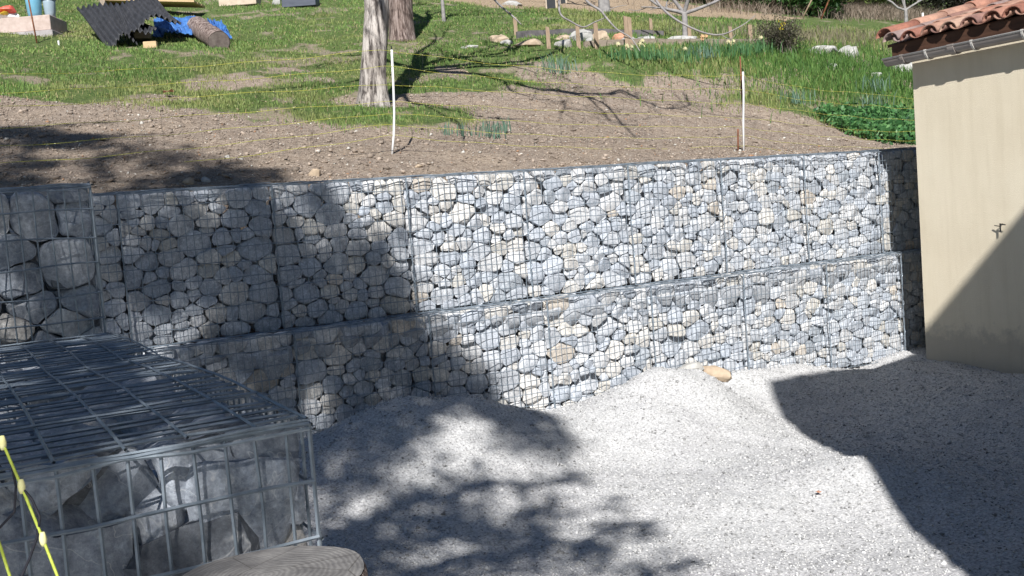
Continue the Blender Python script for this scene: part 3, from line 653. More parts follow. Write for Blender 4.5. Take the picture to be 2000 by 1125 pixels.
def trunk_mesh(path, rads, rnd, flare=0, n=22):
    mb = MB(); pts = []; rs = []
    m_ = 26
    for i in range(m_+1):
        t_ = i/m_*(len(path)-1); k = min(int(t_), len(path)-2); f_ = t_-k
        pts.append(Vector(path[k]).lerp(Vector(path[k+1]), f_)); rs.append(rads[k]*(1-f_)+rads[k+1]*f_)
    mb.tube(pts, rs, n)
    ph = rnd.uniform(0, 6); v2 = []
    for i, c in enumerate(mb.v):
        ring = min(i//n, m_); th = 2*math.pi*(i % n)/n; p = pts[ring]; h = (Vector(c)-p); zrel = p.z-path[0][2]
        k = 1 + .07*math.sin(th*3+ph+zrel*1.5) + .04*math.sin(th*7+zrel*3) + flare*math.exp(-max(zrel, 0)/.16)*(1+.5*math.sin(th*5+ph))
        v2.append(tuple(p+h*k))
    mb.v = v2; return mb
rnd = random.Random(11)
# front grey trunk
b1 = T(2.41, 3.87, -.08); t1 = empty('tree', b1, 'leaning grey-barked tree trunk nearest the wall, left of the white post', 'tree')
trunk_mesh([(0, 0, 0), (.03, -.02, .45), (.13, -.03, 1.1), (.16, 0, 1.8), (.22, .1, 2.8)], [.165, .14, .135, .13, .12], rnd, .30).build('trunk', M['bark'], t1, True)
cr = MB(); top = Vector((.22, .1, 2.75))
for d, L, r_ in [((.9, -.55, .5), 2.6, .07), ((.5, .5, .9), 2.2, .06), ((-.6, .2, 1), 2.0, .06), ((1.2, -.15, .35), 2.6, .06), ((.3, -1, .7), 1.9, .05), ((.9, .6, .6), 2.2, .05)]:
    branchy(cr, top+Vector((0, 0, rnd.uniform(-.1, .3))), Vector(d), L, r_, 3, rnd, .75, .3, (2, 3))
cr.tube([top-Vector((0, 0, .2)), top+Vector((.05, 0, .6)), top+Vector((.1, .1, 1.4))], [.12, .09, .05], 8)
cr.build('crown', M['branch_grey'], t1, True)
b2 = T(4.9, 8.43, -.08); t2 = empty('tree', b2, 'thick brown-grey tree trunk standing just behind the leaning trunk', 'tree')
trunk_mesh([(0, 0, 0), (.0, 0, .4), (.03, 0, 1.2), (.05, 0, 2.4), (.05, 0, 3.4)], [.205, .195, .19, .19, .18], rnd, .18).build('trunk', M['bark_dark'], t2, True)
cr = MB(); top = Vector((.05, 0, 3.3))
for d, L, r_ in [((.8, -.4, .7), 2.6, .07), ((-.6, .3, 1), 2.2, .06), ((.2, .8, .9), 2.2, .06), ((-.3, -.5, 1.), 2.2, .06)]:
    branchy(cr, top, Vector(d), L, r_, 3, rnd, .7, .4, (2, 3))
cr.build('crown', M['twig'], t2, True)
# camera-ray helper is only used to read real positions off the survey points below
def S(px, py, D): return CAM + (fw + rr*((px-1000)/2000) - uu*((py-562.5)/2000))*D
def branch_part(parent, pts, r0_, r1_, mat, n=6):
    off = parent.location; pts = [Vector(p)-off for p in pts]; m_ = MB()
    # smooth through the survey points
    P = []; 
    for i in range(len(pts)-1):
        p0 = pts[max(i-1, 0)]; p1 = pts[i]; p2 = pts[i+1]; p3 = pts[min(i+2, len(pts)-1)]
        for k in range(5):
            t_ = k/5; P.append(.5*((2*p1)+(p2-p0)*t_+(2*p0-5*p1+4*p2-p3)*t_**2+(3*p1-p0-3*p2+p3)*t_**3))
    P.append(pts[-1]); L = len(P); m_.tube(P, [r0_+(r1_-r0_)*i/(L-1) for i in range(L)], n); return m_.build('branch', mat, parent, True)
for pts, a_, b_ in [([(1095, -60, 15), (1092, 0, 14.6), (1095, 28, 14.5), (1115, 42, 14.5), (1139, 53, 14.5), (1160, 44, 14.6), (1184, 34, 14.7)], .018, .008),
                    ([(1130, -30, 15.4), (1147, 3, 15), (1172, 20, 14.8), (1187, 38, 14.6), (1206, 58, 14.5), (1232, 74, 14.4), (1250, 100, 14.3)], .022, .006),
                    ([(1190, 18, 14.8), (1210, 12, 14.8), (1225, 10, 14.8)], .007, .003),
                    ([(1218, 72, 14.5), (1240, 76, 14.4), (1262, 70, 14.4)], .008, .003), ([(940, -30, 15), (968, 2, 15), (985, 18, 14.9), (1003, 33, 14.8), (1018, 48, 14.8)], .02, .009),
                    ([(1262, -40, 14.6), (1283, 3, 14.3), (1310, 31, 14.1), (1345, 52, 14), (1382, 66, 14), (1412, 67, 14), (1440, 55, 14.1), (1458, 44, 14.1), (1475, 30, 14.2)], .02, .005),
                    ([(1407, 67, 14), (1425, 76, 14), (1438, 66, 14.1)], .006, .002), ([(868, -60, 19), (866, 0, 18.8), (869, 40, 18.6), (869, 46, 18.55)], .03, .045)]:
    if pts[0][0] == 868: continue
    branch_part(t2, [S(*q_) for q_ in pts], a_, b_, M['branch_grey'])
for pts, a_, b_ in [([(2.63, 3.97, 5.5), (2.6, 3.0, 6.3), (2.45, 2.1, 6.9), (2.44, 1.41, 7.02), (2.78, 1.02, 6.86), (3.12, .88, 6.81), (3.34, .68, 6.71), (3.35, .42, 6.58), (3.09, -.2, 6.32), (2.53, -1.31, 5.98)], .06, .012),
                    ([(2.78, 1.05, 6.88), (3.16, .94, 6.83), (3.62, .83, 6.78), (3.92, .85, 6.79)], .032, .018), ([(3.12, .9, 6.83), (3.4, .5, 7.13), (3.74, .56, 7.17), (3.8, .26, 7.0), (3.98, -.04, 6.85), (4.46, .07, 6.89), (4.72, .49, 7.12)], .03, .012),
                    ([(2.44, 1.41, 7.02), (2.17, .78, 7.0), (2.28, .55, 6.9), (2.63, .32, 6.8), (2.16, -.31, 6.56)], .026, .01), ([(2.63, 3.97, 5.3), (1.6, 2.4, 6.2), (.95, .99, 6.14), (1.19, .54, 5.99), (1.56, .16, 5.86), (1.89, .16, 5.84)], .045, .010),
                    ([(1.0, .9, 6.1), (1.21, .38, 5.5), (1.1, -.01, 5.39), (.74, -.79, 5.16)], .02, .007), ([(3.3, .68, 6.73), (3.19, .57, 6.9), (3.01, .05, 6.66), (2.85, -.43, 6.47), (3.28, -.49, 6.42)], .024, .008),
                    ([(3.8, .26, 7.0), (3.87, -.2, 7.02), (4.61, -.35, 6.92), (5.19, -.5, 6.83)], .018, .006), ([(2.5, 3.9, 5.6), (1.2, 2.6, 6.7), (.25, 1.95, 6.89), (-.35, 1.73, 6.82), (-.75, 1.63, 6.79)], .04, .012)]:
    branch_part(t1, pts, a_, b_, M['branch_grey'])
    tw = MB()
    for k in range(3, len(pts)*3):
        i = rnd.randint(1, len(pts)-1); p = Vector(pts[i-1]).lerp(Vector(pts[i]), rnd.random())-t1.location
        branchy(tw, p, Vector((rnd.gauss(.2, 1), rnd.gauss(-.4, 1), rnd.gauss(0, .6))), rnd.uniform(.3, .8), .009, 1, rnd, .6, .1, (1, 2), rmin=.004)
    tw.build('twigs', M['twig'], t1)
def small_tree(x, y, h, r_, label, branches, mat='branch_grey', seed=1, extra=2, lean=(0, 0)):
    rnd = random.Random(seed); base = T(x, y, -.05); root = empty('small_tree', base, label, 'tree')
    trunk_mesh([(0, 0, 0), (lean[0]*.5, lean[1]*.5, h*.5), (lean[0], lean[1], h)], [r_, r_*.85, r_*.8], rnd, .15, 10).build('trunk', M[mat], root, True)
    cr = MB()
    for d, L in branches: branchy(cr, Vector((lean[0], lean[1], h*.97)), Vector(d), L, r_*.62, extra, rnd, .6, .3, (1, 3), rmin=.004)
    cr.build('crown', M[mat], root, True); return root
r_ = Vector((.868, -.497, 0))
small_tree(9.35, 6.75, .52, .058, 'young fruit tree with forked grey stem behind the wooden stakes', [(r_*-.75+UZ, 1.6), (r_*.45+UZ, 1.6), (r_*.9+UZ*.45, .9), (r_*-.9+UZ*.25, .7)], seed=4)
small_tree(11.7, 12.3, 2.2, .13, 'pale grey tree stem at the edge of the straw-coloured patch', [((.5, 0, 1), 2), ((-.6, .1, 1), 2), ((0, .5, 1), 2)], seed=5)
small_tree(6.4, 9.85, 1.6, .035, 'thin sapling stem right of the two big trunks', [((.3, 0, 1), 1.2), ((-.4, 0, 1), 1.2)], seed=6)
small_tree(21.5, 12.1, .42, .055, 'small pale leafless tree beside the tiled roof', [(r_*-1+UZ*.35, 1.1), (r_*.8+UZ*.7, .9), (r_*.1+UZ, .9), (r_*-.4+UZ, .9)], seed=8, extra=2)
# tree left of and behind the camera that throws the dappled shade
def sunpos(a, b_, s_): ca, sa = math.cos(SUN_AZ), math.sin(SUN_AZ); return Vector((a*ca + s_*sa, -a*sa + s_*ca, b_ - s_*math.tan(SUN_EL)))
bt = Vector((-8.2, -9.6, 0)); tt = empty('tree', bt, 'broad leafy tree whose dappled shade falls over the left half of the wall', 'tree')
rnd = random.Random(21)
trunk_mesh([(0, 0, -.3), (.1, 0, 1.6), (0, .1, 3.4), (.1, 0, 7.5)], [.26, .22, .18, .07], rnd, .2).build('trunk', M['bark_dark'], tt, True)
cr = MB(); tips = []
for k in range(13):
    a = rnd.uniform(0, 6.28); h = rnd.uniform(2.8, 7.2); branchy(cr, Vector((.05, .03, h)), Vector((math.cos(a), math.sin(a), rnd.uniform(.0, .6))), rnd.uniform(1.4, 2.4), .05, 2, rnd, .6, .2, (2, 3), tips=tips)
cr.build('limbs', M['twig'], tt, True)
def leaf_cloud(name, pts, sz, cols, parent=None, spread=.2, per=10, mat=None, seed=1, aspect=.5):
    rs = np.random.RandomState(seed); P = np.repeat(np.array(pts, float), per, 0); n = len(P); P = P + rs.normal(0, spread, (n, 3))
    a = rs.normal(0, 1, (n, 3)); a /= np.linalg.norm(a, axis=1)[:, None]; b = rs.normal(0, 1, (n, 3)); b -= a*(a*b).sum(1)[:, None]; b /= np.linalg.norm(b, axis=1)[:, None]
    s_ = sz*rs.uniform(.6, 1.3, n)[:, None]; a = a*s_; b = b*s_*aspect
    V = np.stack([P-a, P+b*.9, P+a, P-b*.9], 1).reshape(-1, 3); F = np.arange(n*4).reshape(-1, 4)
    c0, c1 = np.array(cols[0]), np.array(cols[1]); t_ = rs.rand(n)[:, None]; C = c0*(1-t_)+c1*t_
    o = big_mesh(name, V, F, mat or M['leaf'], np.repeat(C, 4, 0)); 
    if parent: o.parent = parent
    return o
# crown clumps laid out so the crown edge sits where the shade edge falls (sun-plane a,b)
rs = random.Random(31); cl = []
def edge(b_): return np.interp(b_, [-5, -3.6, -2.6, -1.9, -1.2, -.55, .3, 1.06, 1.5, 2.2, 2.9, 3.4, 3.9, 4.3], [1.2, 1.7, 2.3, 2.45, 2.25, 1.95, 1.7, 1.3, .85, .25, -.25, -.6, -1.2, -2.3])
while len(cl) < 4600:
    b_ = rs.uniform(-5.2, 4.3); a = rs.uniform(-4.5, 2.6); e_ = edge(b_) + .55*(float(fbm(np.array(b_*2.3), np.array(a*1.2), 67))-.5)*2*.55
    if a > e_: continue
    dns = (.85 if b_ < -2.7 and a < 1.75 else .30 if b_ < 0 else .8) + .7*min(1, max(0, (e_-a)/(1.9 if b_ < 0 else 1.0)))
    if e_-a < .7: dns *= .45+.55*(e_-a)/.7
    if b_ > 2.6: dns *= .9
    w = float(fbm(np.array(a*1.5+3), np.array(b_*1.5), 61))
    if rs.random() > dns*(.16+1.1*sm(w, .38, .56)): continue
    if -2.7 < b_ < -.6 and rs.random() < .45: continue
    s_ = -10.6 + rs.gauss(0, .9)
    p = sunpos(a, b_, s_)
    if p.z < 1.0: continue
    cl.append(tuple(p - bt))
leaf_cloud('crown', cl, .06, ((.03, .06, .02), (.07, .11, .035)), tt, .075, 24, seed=3, aspect=.45)
cr = MB()
for (a0, b0_, a1, b1_) in [(1.2, -1.9, 2.35, -1.35), (1.3, -2.3, 2.45, -1.95), (1.1, -2.6, 2.6, -2.35), (-3.2, 4.0, -2.2, 4.75), (-3.4, 3.7, -1.6, 4.3), (.2, 1.0, .75, 2.1), (1.0, -1.0, 2.0, -.7)]:
    p0 = sunpos(a0, b0_, -9.6)-bt; p1 = sunpos(a1, b1_, -9.3)-bt
    pts = [p0.lerp(p1, k/6)+Vector((rs.gauss(0, .03), rs.gauss(0, .03), rs.gauss(0, .03))) for k in range(7)]
    cr.tube(pts, [.05-.006*k for k in range(7)], 5); cr.tube([pts[0], pts[0].lerp(Vector((0, 0, 4)), .9)], [.05, .06], 5)
    leaf = [pts[k] for k in (2, 3, 4, 5, 6)]
    leaf_cloud('twig_leaves', [tuple(q_) for q_ in leaf], .07, ((.03, .06, .02), (.07, .11, .035)), tt, .06, 14, seed=rs.randint(0, 999))
cr.build('long_branches', M['twig'], tt, True)

# ------------------------------------------------------------ netting fence along the top of the bank
nf = empty('netting_fence', T(1.55, 1.47), 'yellow electric netting on white posts along the bank above the wall', 'fence'); NO = nf.location
lev = [.90, .755, .60, .45, .35, .255, .155, .03]
gz1, gz2 = 2.283, 2.05
ptsA = [(-3.6, 1.35), (1.555, 1.47), (5.69, 1.5), (8.0, 1.72), (10.2, 2.1)]
def netz(x, l): return float(np.interp(x, [-4, -1.4, 1.55, 5.69, 8.0, 10.2], [2.13, 2.15, gz1, gz2, 1.86+.0, 1.84])) + l
rnd = random.Random(9)
def net_y(x): return float(np.interp(x, [-4, 1.555, 5.69, 8.0, 10.2], [1.35, 1.47, 1.5, 1.72, 2.1]))
for l in lev:
    st = MB(); kn = MB(); xs_ = np.arange(-3.6, 10.2, .08); kx = {}
    def zat(x):
        segs = [-3.6, 1.555, 5.69, 8.0, 10.2]
        for a, b_ in zip(segs, segs[1:]):
            if a <= x <= b_: t_ = (x-a)/(b_-a); L_ = b_-a; return netz(x, l) - .016*L_*t_*(1-t_)*4*(.6+.5*math.sin(l*9)) + .006*math.sin(x*7+l*20)
        return netz(x, l)
    pts = [(x-NO.x, net_y(x)-NO.y+.01*math.sin(x*3+l*8), zat(x)-NO.z) for x in xs_]
    so_ = None
    st.tube(pts, .0017, 4, False); so_ = st.build('strand', M['net_yellow'] if l > .1 else M['cord'], nf)
    if l > .1:
        for x in np.arange(-3.5, 10.1, .155):
            p = Vector((x-NO.x, net_y(x)-NO.y+.01*math.sin(x*3+l*8), zat(x)-NO.z)); kn.tube([p+Vector((-.006, 0, 0)), p, p+Vector((.006, 0, 0))], [.0015, .0034, .0015], 5)
        kn.build('knot', M['knot'], so_)['kind'] = 'stuff'
vt = MB()
for x in np.arange(-3.5, 10.1, .155):
    vt.tube([(x-NO.x+rnd.gauss(0, .008), net_y(x)-NO.y+rnd.gauss(0, .006), netz(x, lv_)-.02-NO.z) for lv_ in lev], .0009, 3, False)
vt.build('mesh_strings', M['cord'], nf)['kind'] = 'stuff'
def post(x, y, pts, lab=None):
    m_ = MB(); P0 = T(x, y)-NO; m_.tube([P0+Vector(q_) for q_ in pts], .0105, 8); o = m_.build('post', M['white'], nf, True)
    c_ = MB(); tp = P0+Vector(pts[-1]); c_.tube([tp, tp+Vector((0, 0, .035))], .006, 6); c_.build('cap', M['iron'], o); return o
post(1.545, 1.47, [(0, 0, -.02), (.032, 0, .155), (.055, 0, .35), (.070, 0, .6), (.082, 0, .90)])
post(5.655, 1.5, [(0, 0, -.06), (.022, 0, .3), (.050, 0, .6), (.062, 0, .85)])
post(10.15, 2.1, [(0, 0, -.1), (.0, 0, .3), (.01, 0, .6), (.0, 0, .85)])
post(-3.6, 1.35, [(0, 0, -.1), (.0, 0, .3), (.01, 0, .6), (.0, 0, .9)])
def rod(name, p0, p1, r_, mat, label, cat, mid=None):
    m_ = MB(); p0 = Vector(p0); p1 = Vector(p1); pts = [Vector((0, 0, 0))] + ([Vector(mid)-p0] if mid else []) + [p1-p0]; m_.tube(pts, r_, 6); o = m_.build(name, mat, None, True, loc=p0); return tag(o, label, cat)
rod('iron_rod', T(5.76, 1.6, -.05), T(5.80, 1.62, 1.02), .008, M['rust'], 'thin rusty rod standing right behind the right white post', 'rod')
rod('iron_rod', T(5.53, 1.45, -.05), T(5.55, 1.45, .24), .009, M['rust'], 'short rusty rod sticking out of the soil left of the right white post', 'rod')
# rope and cord of the spare netting at the lower left edge of the picture
rp = empty('spare_netting', (-2.03, -5.9, 1.0), 'lime yellow knotted netting rope hanging in front of the foreground cage', 'netting')
def rope(pts, r_, mat, knots, name):
    m_ = MB(); P = [Vector(q_)-rp.location for q_ in pts]; F2 = []
    for i in range(len(P)-1):
        for k in range(6): F2.append(P[i].lerp(P[i+1], k/6))
    F2.append(P[-1]); m_.tube(F2, r_, 6); o = m_.build(name, mat, rp, True)
    if knots:
        for p in P[1:-1]:
            k_ = MB(); k_.tube([p+Vector((0, 0, .006)), p+Vector((0, 0, .003)), p, p+Vector((0, 0, -.003)), p+Vector((0, 0, -.006))], [.0018, .0027, .0031, .0027, .0018], 8); k_.build('knot', M['knot'], o, True)
A_ = .85
rope([S(-60, 790, A_), S(5, 865, A_), S(42, 950, A_), S(84, 1053, A_), S(122, 1150, A_), S(150, 1240, A_)], .0013, M['net_bright'], True, 'rope')
rope([S(-30, 980, A_), S(0, 1065, A_), S(24, 1140, A_), S(40, 1220, A_)], .0014, M['net_bright'], False, 'rope')
rope([S(5, 868, A_), S(22, 905, A_), S(31, 950, A_), S(28, 1000, A_), S(0, 1030, A_), S(-40, 1050, A_)], .0011, M['cord'], False, 'cord')
rope([S(44, 954, A_), S(62, 975, A_), S(78, 1010, A_), S(72, 1050, A_), S(58, 1090, A_), S(38, 1135, A_), S(20, 1200, A_)], .0011, M['cord'], False, 'cord')

# ------------------------------------------------------------ upright log in the foreground
lg = empty('log_post', (-1.706, -5.490, 0), 'upright cut log with ringed grey top in front of the foreground cage', 'log')
m_ = MB(); n_ = 40; vs = []; 
rnd = random.Random(2); LR = .142
def lr(th): return LR*(1+.02*math.sin(3*th+1)+.012*math.sin(7*th))
hs = [0, .3, .6, .9, 1.15, 1.193, 1.2]
for j, h in enumerate(hs):
    for k in range(n_): th = 2*math.pi*k/n_; s_ = lr(th)*(1.0 if h < 1.19 else (.985 if h < 1.2 else .955)); vs.append((s_*math.cos(th), s_*math.sin(th), h))
fs = [(j*n_+k, j*n_+(k+1) % n_, (j+1)*n_+(k+1) % n_, (j+1)*n_+k) for j in range(len(hs)-1) for k in range(n_)]
m_.add(vs, fs); m_.build('bark', M['bark_dark'], lg, True)
m_ = MB(); vs = []; fs = []; RR = [.956, .8, .6, .4, .2]
for s_ in RR:
    for k in range(n_): th = 2*math.pi*k/n_; vs.append((lr(th)*s_*math.cos(th), lr(th)*s_*math.sin(th), 1.202+.004*(1-s_)))
vs.append((0, 0, 1.207)); fs = [(j*n_+k, j*n_+(k+1) % n_, (j+1)*n_+(k+1) % n_, (j+1)*n_+k) for j in range(len(RR)-1) for k in range(n_)]+[(4*n_+k, 4*n_+(k+1) % n_, len(vs)-1) for k in range(n_)]
m_.add(vs, fs); m_.build('cut_face', M['cutwood'], lg, True)

# ------------------------------------------------------------ loose stones
def rock(name, loc, sx, sy, sz, mat, label, rz=0, seed=1, group=None, tilt=0):
    rs = random.Random(seed); m_ = MB(); nu, nv = 14, 9; vs = []; ph = [rs.uniform(0, 6) for _ in range(6)]
    for j in range(nv+1):
        for k in range(nu):
            th = 2*math.pi*k/nu; la = -math.pi/2+math.pi*j/nv; x, y, z = math.cos(la)*math.cos(th), math.cos(la)*math.sin(th), math.sin(la)
            f_ = 1+.16*math.sin(2.3*x*2+ph[0])*math.sin(2.1*z*2+ph[1])+.12*math.sin(5*y+ph[2])+.07*math.sin(9*x+ph[3])*math.sin(7*z+ph[4]); q_ = lambda c: math.copysign(abs(c)**.9, c)
            vs.append((q_(x)*sx*f_, q_(y)*sy*f_, q_(z)*sz*f_))
    fs = [(j*nu+k, j*nu+(k+1) % nu, (j+1)*nu+(k+1) % nu, (j+1)*nu+k) for j in range(nv) for k in range(nu)]
    for pn in range(7):
        pv = Vector((rs.gauss(0, 1), rs.gauss(0, 1), rs.gauss(.3, 1))).normalized(); d_ = rs.uniform(.62, .88)
        q3 = []
        for c in vs:
            e3 = Vector((c[0]/sx, c[1]/sy, c[2]/sz)); k3 = e3.dot(pv)-d_
            if k3 > 0: e3 -= pv*k3
            q3.append((e3.x*sx, e3.y*sy, e3.z*sz))
        vs = q3
    m_.add(vs, fs); o = m_.build(name, mat, None, True, loc=loc); o.data.set_sharp_from_angle(angle=R(30)); o.rotation_euler = (0, tilt, rz); return tag(o, label, 'stone', group)
gz = lambda x, y: float(gravel_z(x, y)[0])
rz_ = math.atan2(-.497, .868)
rock('stone', Vector((3.16, -.72, gz(3.16, -.72)+.035)), .16, .065, .055, M['rock_tan'], 'long orange-tan stone lying on the sunny gravel heap against the wall', rz_-.3, 3, tilt=.18)
rock('stone', Vector((2.99, -.66, gz(2.99, -.66)+.02)), .10, .06, .04, M['rock'], 'small pale grey stone touching the tan stone on the gravel', rz_, 4)
rock('stone', T(.603, .83, .02), .055, .045, .04, M['rock_tan'], 'cream rounded stone on the soil edge above the shaded wall', rz_, 5)
rock('stone', T(-.37, .80, .01), .052, .04, .04, M['rock_tan'], 'yellowish stone at the soil edge in the tree shade, left of the grey one', rz_, 6)
rock('stone', T(-.24, .83, .01), .04, .03, .03, M['rock'], 'small grey stone at the soil edge beside the yellowish stone', rz_, 7)
rock('stone', T(1.55, .95, .0), .04, .035, .022, M['rock_tan'], 'flat tan clod on the soil below the left white post', rz_, 8)
for k, (x, y, sx, sz, mt, lb) in enumerate([
    (6.0, 7.2, .17, .12, 'rock_tan', 'domed tan rock in the grass left of the stakes'), (5.33, 6.95, .13, .05, 'rock', 'flat pale stone in the grass between big trunk and tan rock'),
    (5.98, 6.95, .10, .06, 'rock', 'small grey stone just below the domed tan rock'),
    (6.15, 6.55, .27, .11, 'rock_tan', 'long cream boulder left of the front stakes'), (6.62, 6.32, .14, .10, 'rock', 'white pointed stone by the left end of the front board'),
    (7.02, 6.95, .15, .07, 'rock_tan', 'low brownish stone between the two leftmost front stakes'),
    (7.25, 6.75, .18, .17, 'rock', 'largest white stone, standing between two front stakes'), (7.22, 6.5, .07, .07, 'rock', 'small white stone at the foot of the largest white stone'),
    (7.62, 6.75, .16, .13, 'rock_tan', 'cream stone right of the fourth stake'), (7.86, 6.62, .13, .11, 'rock_orange', 'salmon-coloured stone among the white bed stones'),
    (7.92, 6.45, .13, .07, 'rock', 'white flat stone below the salmon-coloured stone'), (8.35, 6.52, .16, .10, 'rock', 'pale stone behind the tall double stake'),
    (9.05, 6.45, .27, .12, 'rock', 'wide white domed stone on the middle of the front board'),
    (11.6, 5.85, .32, .10, 'rock', 'long flat white stone in the grass near the roof'), (12.05, 5.7, .22, .16, 'rock', 'blocky white stone beside the long flat one'),
    (12.55, 5.0, .20, .16, 'rock', 'white stone showing just below the gutter end'), (11.05, 5.15, .12, .06, 'rock', 'small pale stone low in the grass below the white pair'),
    (11.6, 4.8, .12, .06, 'rock', 'small pale stone in the grass above the right fence corner'), (10.0, 13.6, .28, .12, 'rock', 'white stone at the left end of the straw patch')]):
    rock('stone', T(x, y, sz*.15), sx, sx*.6, sz, M[mt], lb, rz_, 20+k)

# ------------------------------------------------------------ garden beds
bx = MB
def stake(x, y, h, w, label, double=False, tilt=0.0):
    o = empty('stake', T(x, y, -.05), label, 'stake', 'wooden stakes around the garden beds'); rnd = random.Random(int(x*100))
    m_ = MB(); w = w/2
    vs = [(-w, -w, 0), (w, -w, 0), (w, w, 0), (-w, w, 0), (-w*.95, -w*.9, h), (w*.9, -w*.9, h+rnd.uniform(-.02, .01)), (w*.9, w*.9, h), (-w*.9, w*.9, h+.02)]
    m_.add(vs, [(0, 1, 5, 4), (1, 2, 6, 5), (2, 3, 7, 6), (3, 0, 4, 7), (4, 5, 6, 7)])
    if double: m_.add([(a+.06, b_+.01, c*.97) for a, b_, c in vs], [(0, 1, 5, 4), (1, 2, 6, 5), (2, 3, 7, 6), (3, 0, 4, 7), (4, 5, 6, 7)])
    m_.build('shaft', M['stake'], o); o.rotation_euler = (rnd.uniform(-.04, .04), tilt, rz_); return o
for q_ in [(6.53, 7.57, .36, .06, 'weathered stake at the left end of the dark back board'), (6.29, 6.24, .37, .06, 'stake just left of the front board, right of the long cream boulder'),
           (6.78, 6.17, .40, .06, 'stake at the left end of the front board, left of the largest white stone'), (6.98, 5.98, .44, .065, 'stake right of the largest white stone'),
           (7.47, 5.88, .56, .06, 'tall double stake rising through the hanging branch', True), (9.52, 7.88, .32, .055, 'faint stake at the right end of the dark back board'),
           (9.1, 6.35, .32, .06, 'stake at the foot of the young fruit tree'), (10.12, 6.5, .33, .06, 'pale stake on the right part of the front board, left of its twin'),
           (10.68, 6.62, .36, .07, 'wide stake at the right end of the front board'), (11.8, 6.9, .50, .055, 'stake standing behind the yellow flowering shrub')]: stake(*q_)
def board(name, x0, y0, x1, y1, h, mat, label):
    p0, p1 = T(x0, y0), T(x1, y1); m_ = MB(); n = 14; d = (p1-p0); d.z = 0; nn = Vector((-d.y, d.x, 0)).normalized()*.02; vs = []
    for i in range(n+1):
        t_ = i/n; x, y = x0+(x1-x0)*t_, y0+(y1-y0)*t_; b_ = T(x, y)-p0; j = .006*math.sin(i*1.7)
        for s_ in (-1, 1):
            vs.append(b_+nn*s_+Vector((0, 0, -.08))); vs.append(b_+nn*s_+Vector((0, 0, h+j)))
    fs = []
    for i in range(n): a = i*4; fs += [(a, a+4, a+5, a+1), (a+2, a+3, a+7, a+6), (a+1, a+5, a+7, a+3)]
    fs += [(0, 1, 3, 2), (n*4, n*4+2, n*4+3, n*4+1)]; m_.add(vs, fs); return tag(m_.build(name, mat, None, False, loc=p0), label, 'board')
board('edging_board', 6.85, 6.12, 10.95, 6.38, .095, M['wood_old'], 'long beige edging board of the front garden bed')
board('edging_board', 6.42, 7.37, 9.3, 7.28, .11, M['board_dark'], 'dark grey edging board of the back garden bed')

# ------------------------------------------------------------ plants
def clump(name, x, y, n, h, wd, cols, label, cat, spread=.12, flowers=0, fcol=(.8, .75, .3), lean=.55, fh=1.0, group=None):
    root = empty(name, T(x, y, -.02), label, cat, group)
    P = np.stack([np.random.normal(0, spread, n), np.random.normal(0, spread, n), np.random.uniform(-.02, .02, n)], 1)
    t_ = np.random.rand(n)[:, None]; C = np.array(cols[0])*(1-t_)+np.array(cols[1])*t_
    blades('leaves', P, np.random.uniform(.6, 1.1, n)*h, np.full(n, wd)*np.random.uniform(.7, 1.2, n), C, None, None, lean, parent=root)
    for k in range(flowers):
        a = random.uniform(0, 6.28); r_ = spread*random.uniform(.2, 1.4); fx, fy = r_*math.cos(a), r_*math.sin(a); m_ = MB(); z = h*fh*random.uniform(.85, 1.15)
        m_.tube([(fx*.6, fy*.6, 0), (fx, fy, z)], .003, 4)
        f_ = MB(); c = Vector((fx, fy, z)); f_.tube([c+Vector((-.01, -.02, 0)), c+Vector((-.02, -.04, .0))], [.014, .02], 7)
        for j in range(6):
            an_ = j*math.pi/3; d = Vector((math.cos(an_), 0, math.sin(an_))); f_.add([c, c+d*.028+UY*.004+Vector((d.z, 0, -d.x))*.012, c+d*.045, c+d*.028+UY*.004-Vector((d.z, 0, -d.x))*.012], [(0, 1, 2, 3)])
        st_ = m_.build('stem', M['stemgreen'], root); fo = f_.build('flower', M[fcol], root)
    return root
M['stemgreen'] = simple('green_stem', (.05, .12, .03), (.08, .16, .04), 20)
M['petal'] = simple('pale_yellow_petal', (.48, .43, .22), (.62, .58, .38), 20)
M['petal_o'] = simple('orange_petal', (.5, .25, .10), (.62, .45, .28), 20)
IR = ((.09, .17, .12), (.18, .27, .20)); DF = ((.05, .14, .05), (.12, .24, .10))
gi = 'iris and daffodil clumps on the slope'
for x, y, n, h, lb, fl in [(5.75, 5.2, 26, .30, 'blue-green iris clump above the soil, left of the daffodils', 0), (2.52, 2.2, 12, .17, 'small iris tuft on bare soil right of the left post', 0),
     (2.85, 2.12, 18, .22, 'bigger iris tuft on bare soil, second from the left post', 0), (3.14, 2.43, 11, .15, 'iris tuft on bare soil, third from the left post', 0),
     (7.1, 5.5, 60, .24, 'daffodil clump with cream flowers at the left of the daffodil row', 3), (7.5, 5.45, 60, .25, 'daffodil clump with pale yellow flowers below the double stake', 4),
     (8.0, 5.35, 60, .24, 'daffodil clump with one pale flower right of the double stake', 1), (8.45, 5.5, 50, .24, 'daffodil clump below the white domed stone', 0),
     (8.85, 5.75, 50, .26, 'daffodil clump with an orange and white bloom below the fruit tree', 3), (9.3, 5.6, 60, .25, 'daffodil clump with yellow buds below the pale stake', 3),
     (9.85, 5.75, 70, .26, 'dense blue-green daffodil leaves below the right end of the board', 1), (8.9, 3.95, 22, .26, 'iris clump above the right fence corner soil', 0),
     (10.2, 3.7, 40, .28, 'wide iris clump near the gutter end', 0), (9.9, 2.9, 40, .24, 'blue-green iris tuft at the house corner', 0), (10.9, 4.3, 40, .28, 'grassy iris clump in the tall grass near the roof', 0)]:
    pal = IR if fl == 0 else DF; clump('flower_clump', x, y, n*2, h, .016, pal, lb, 'plant', .08+.0016*n, fl, fcol='petal_o' if 'orange' in lb else 'petal', group=gi)
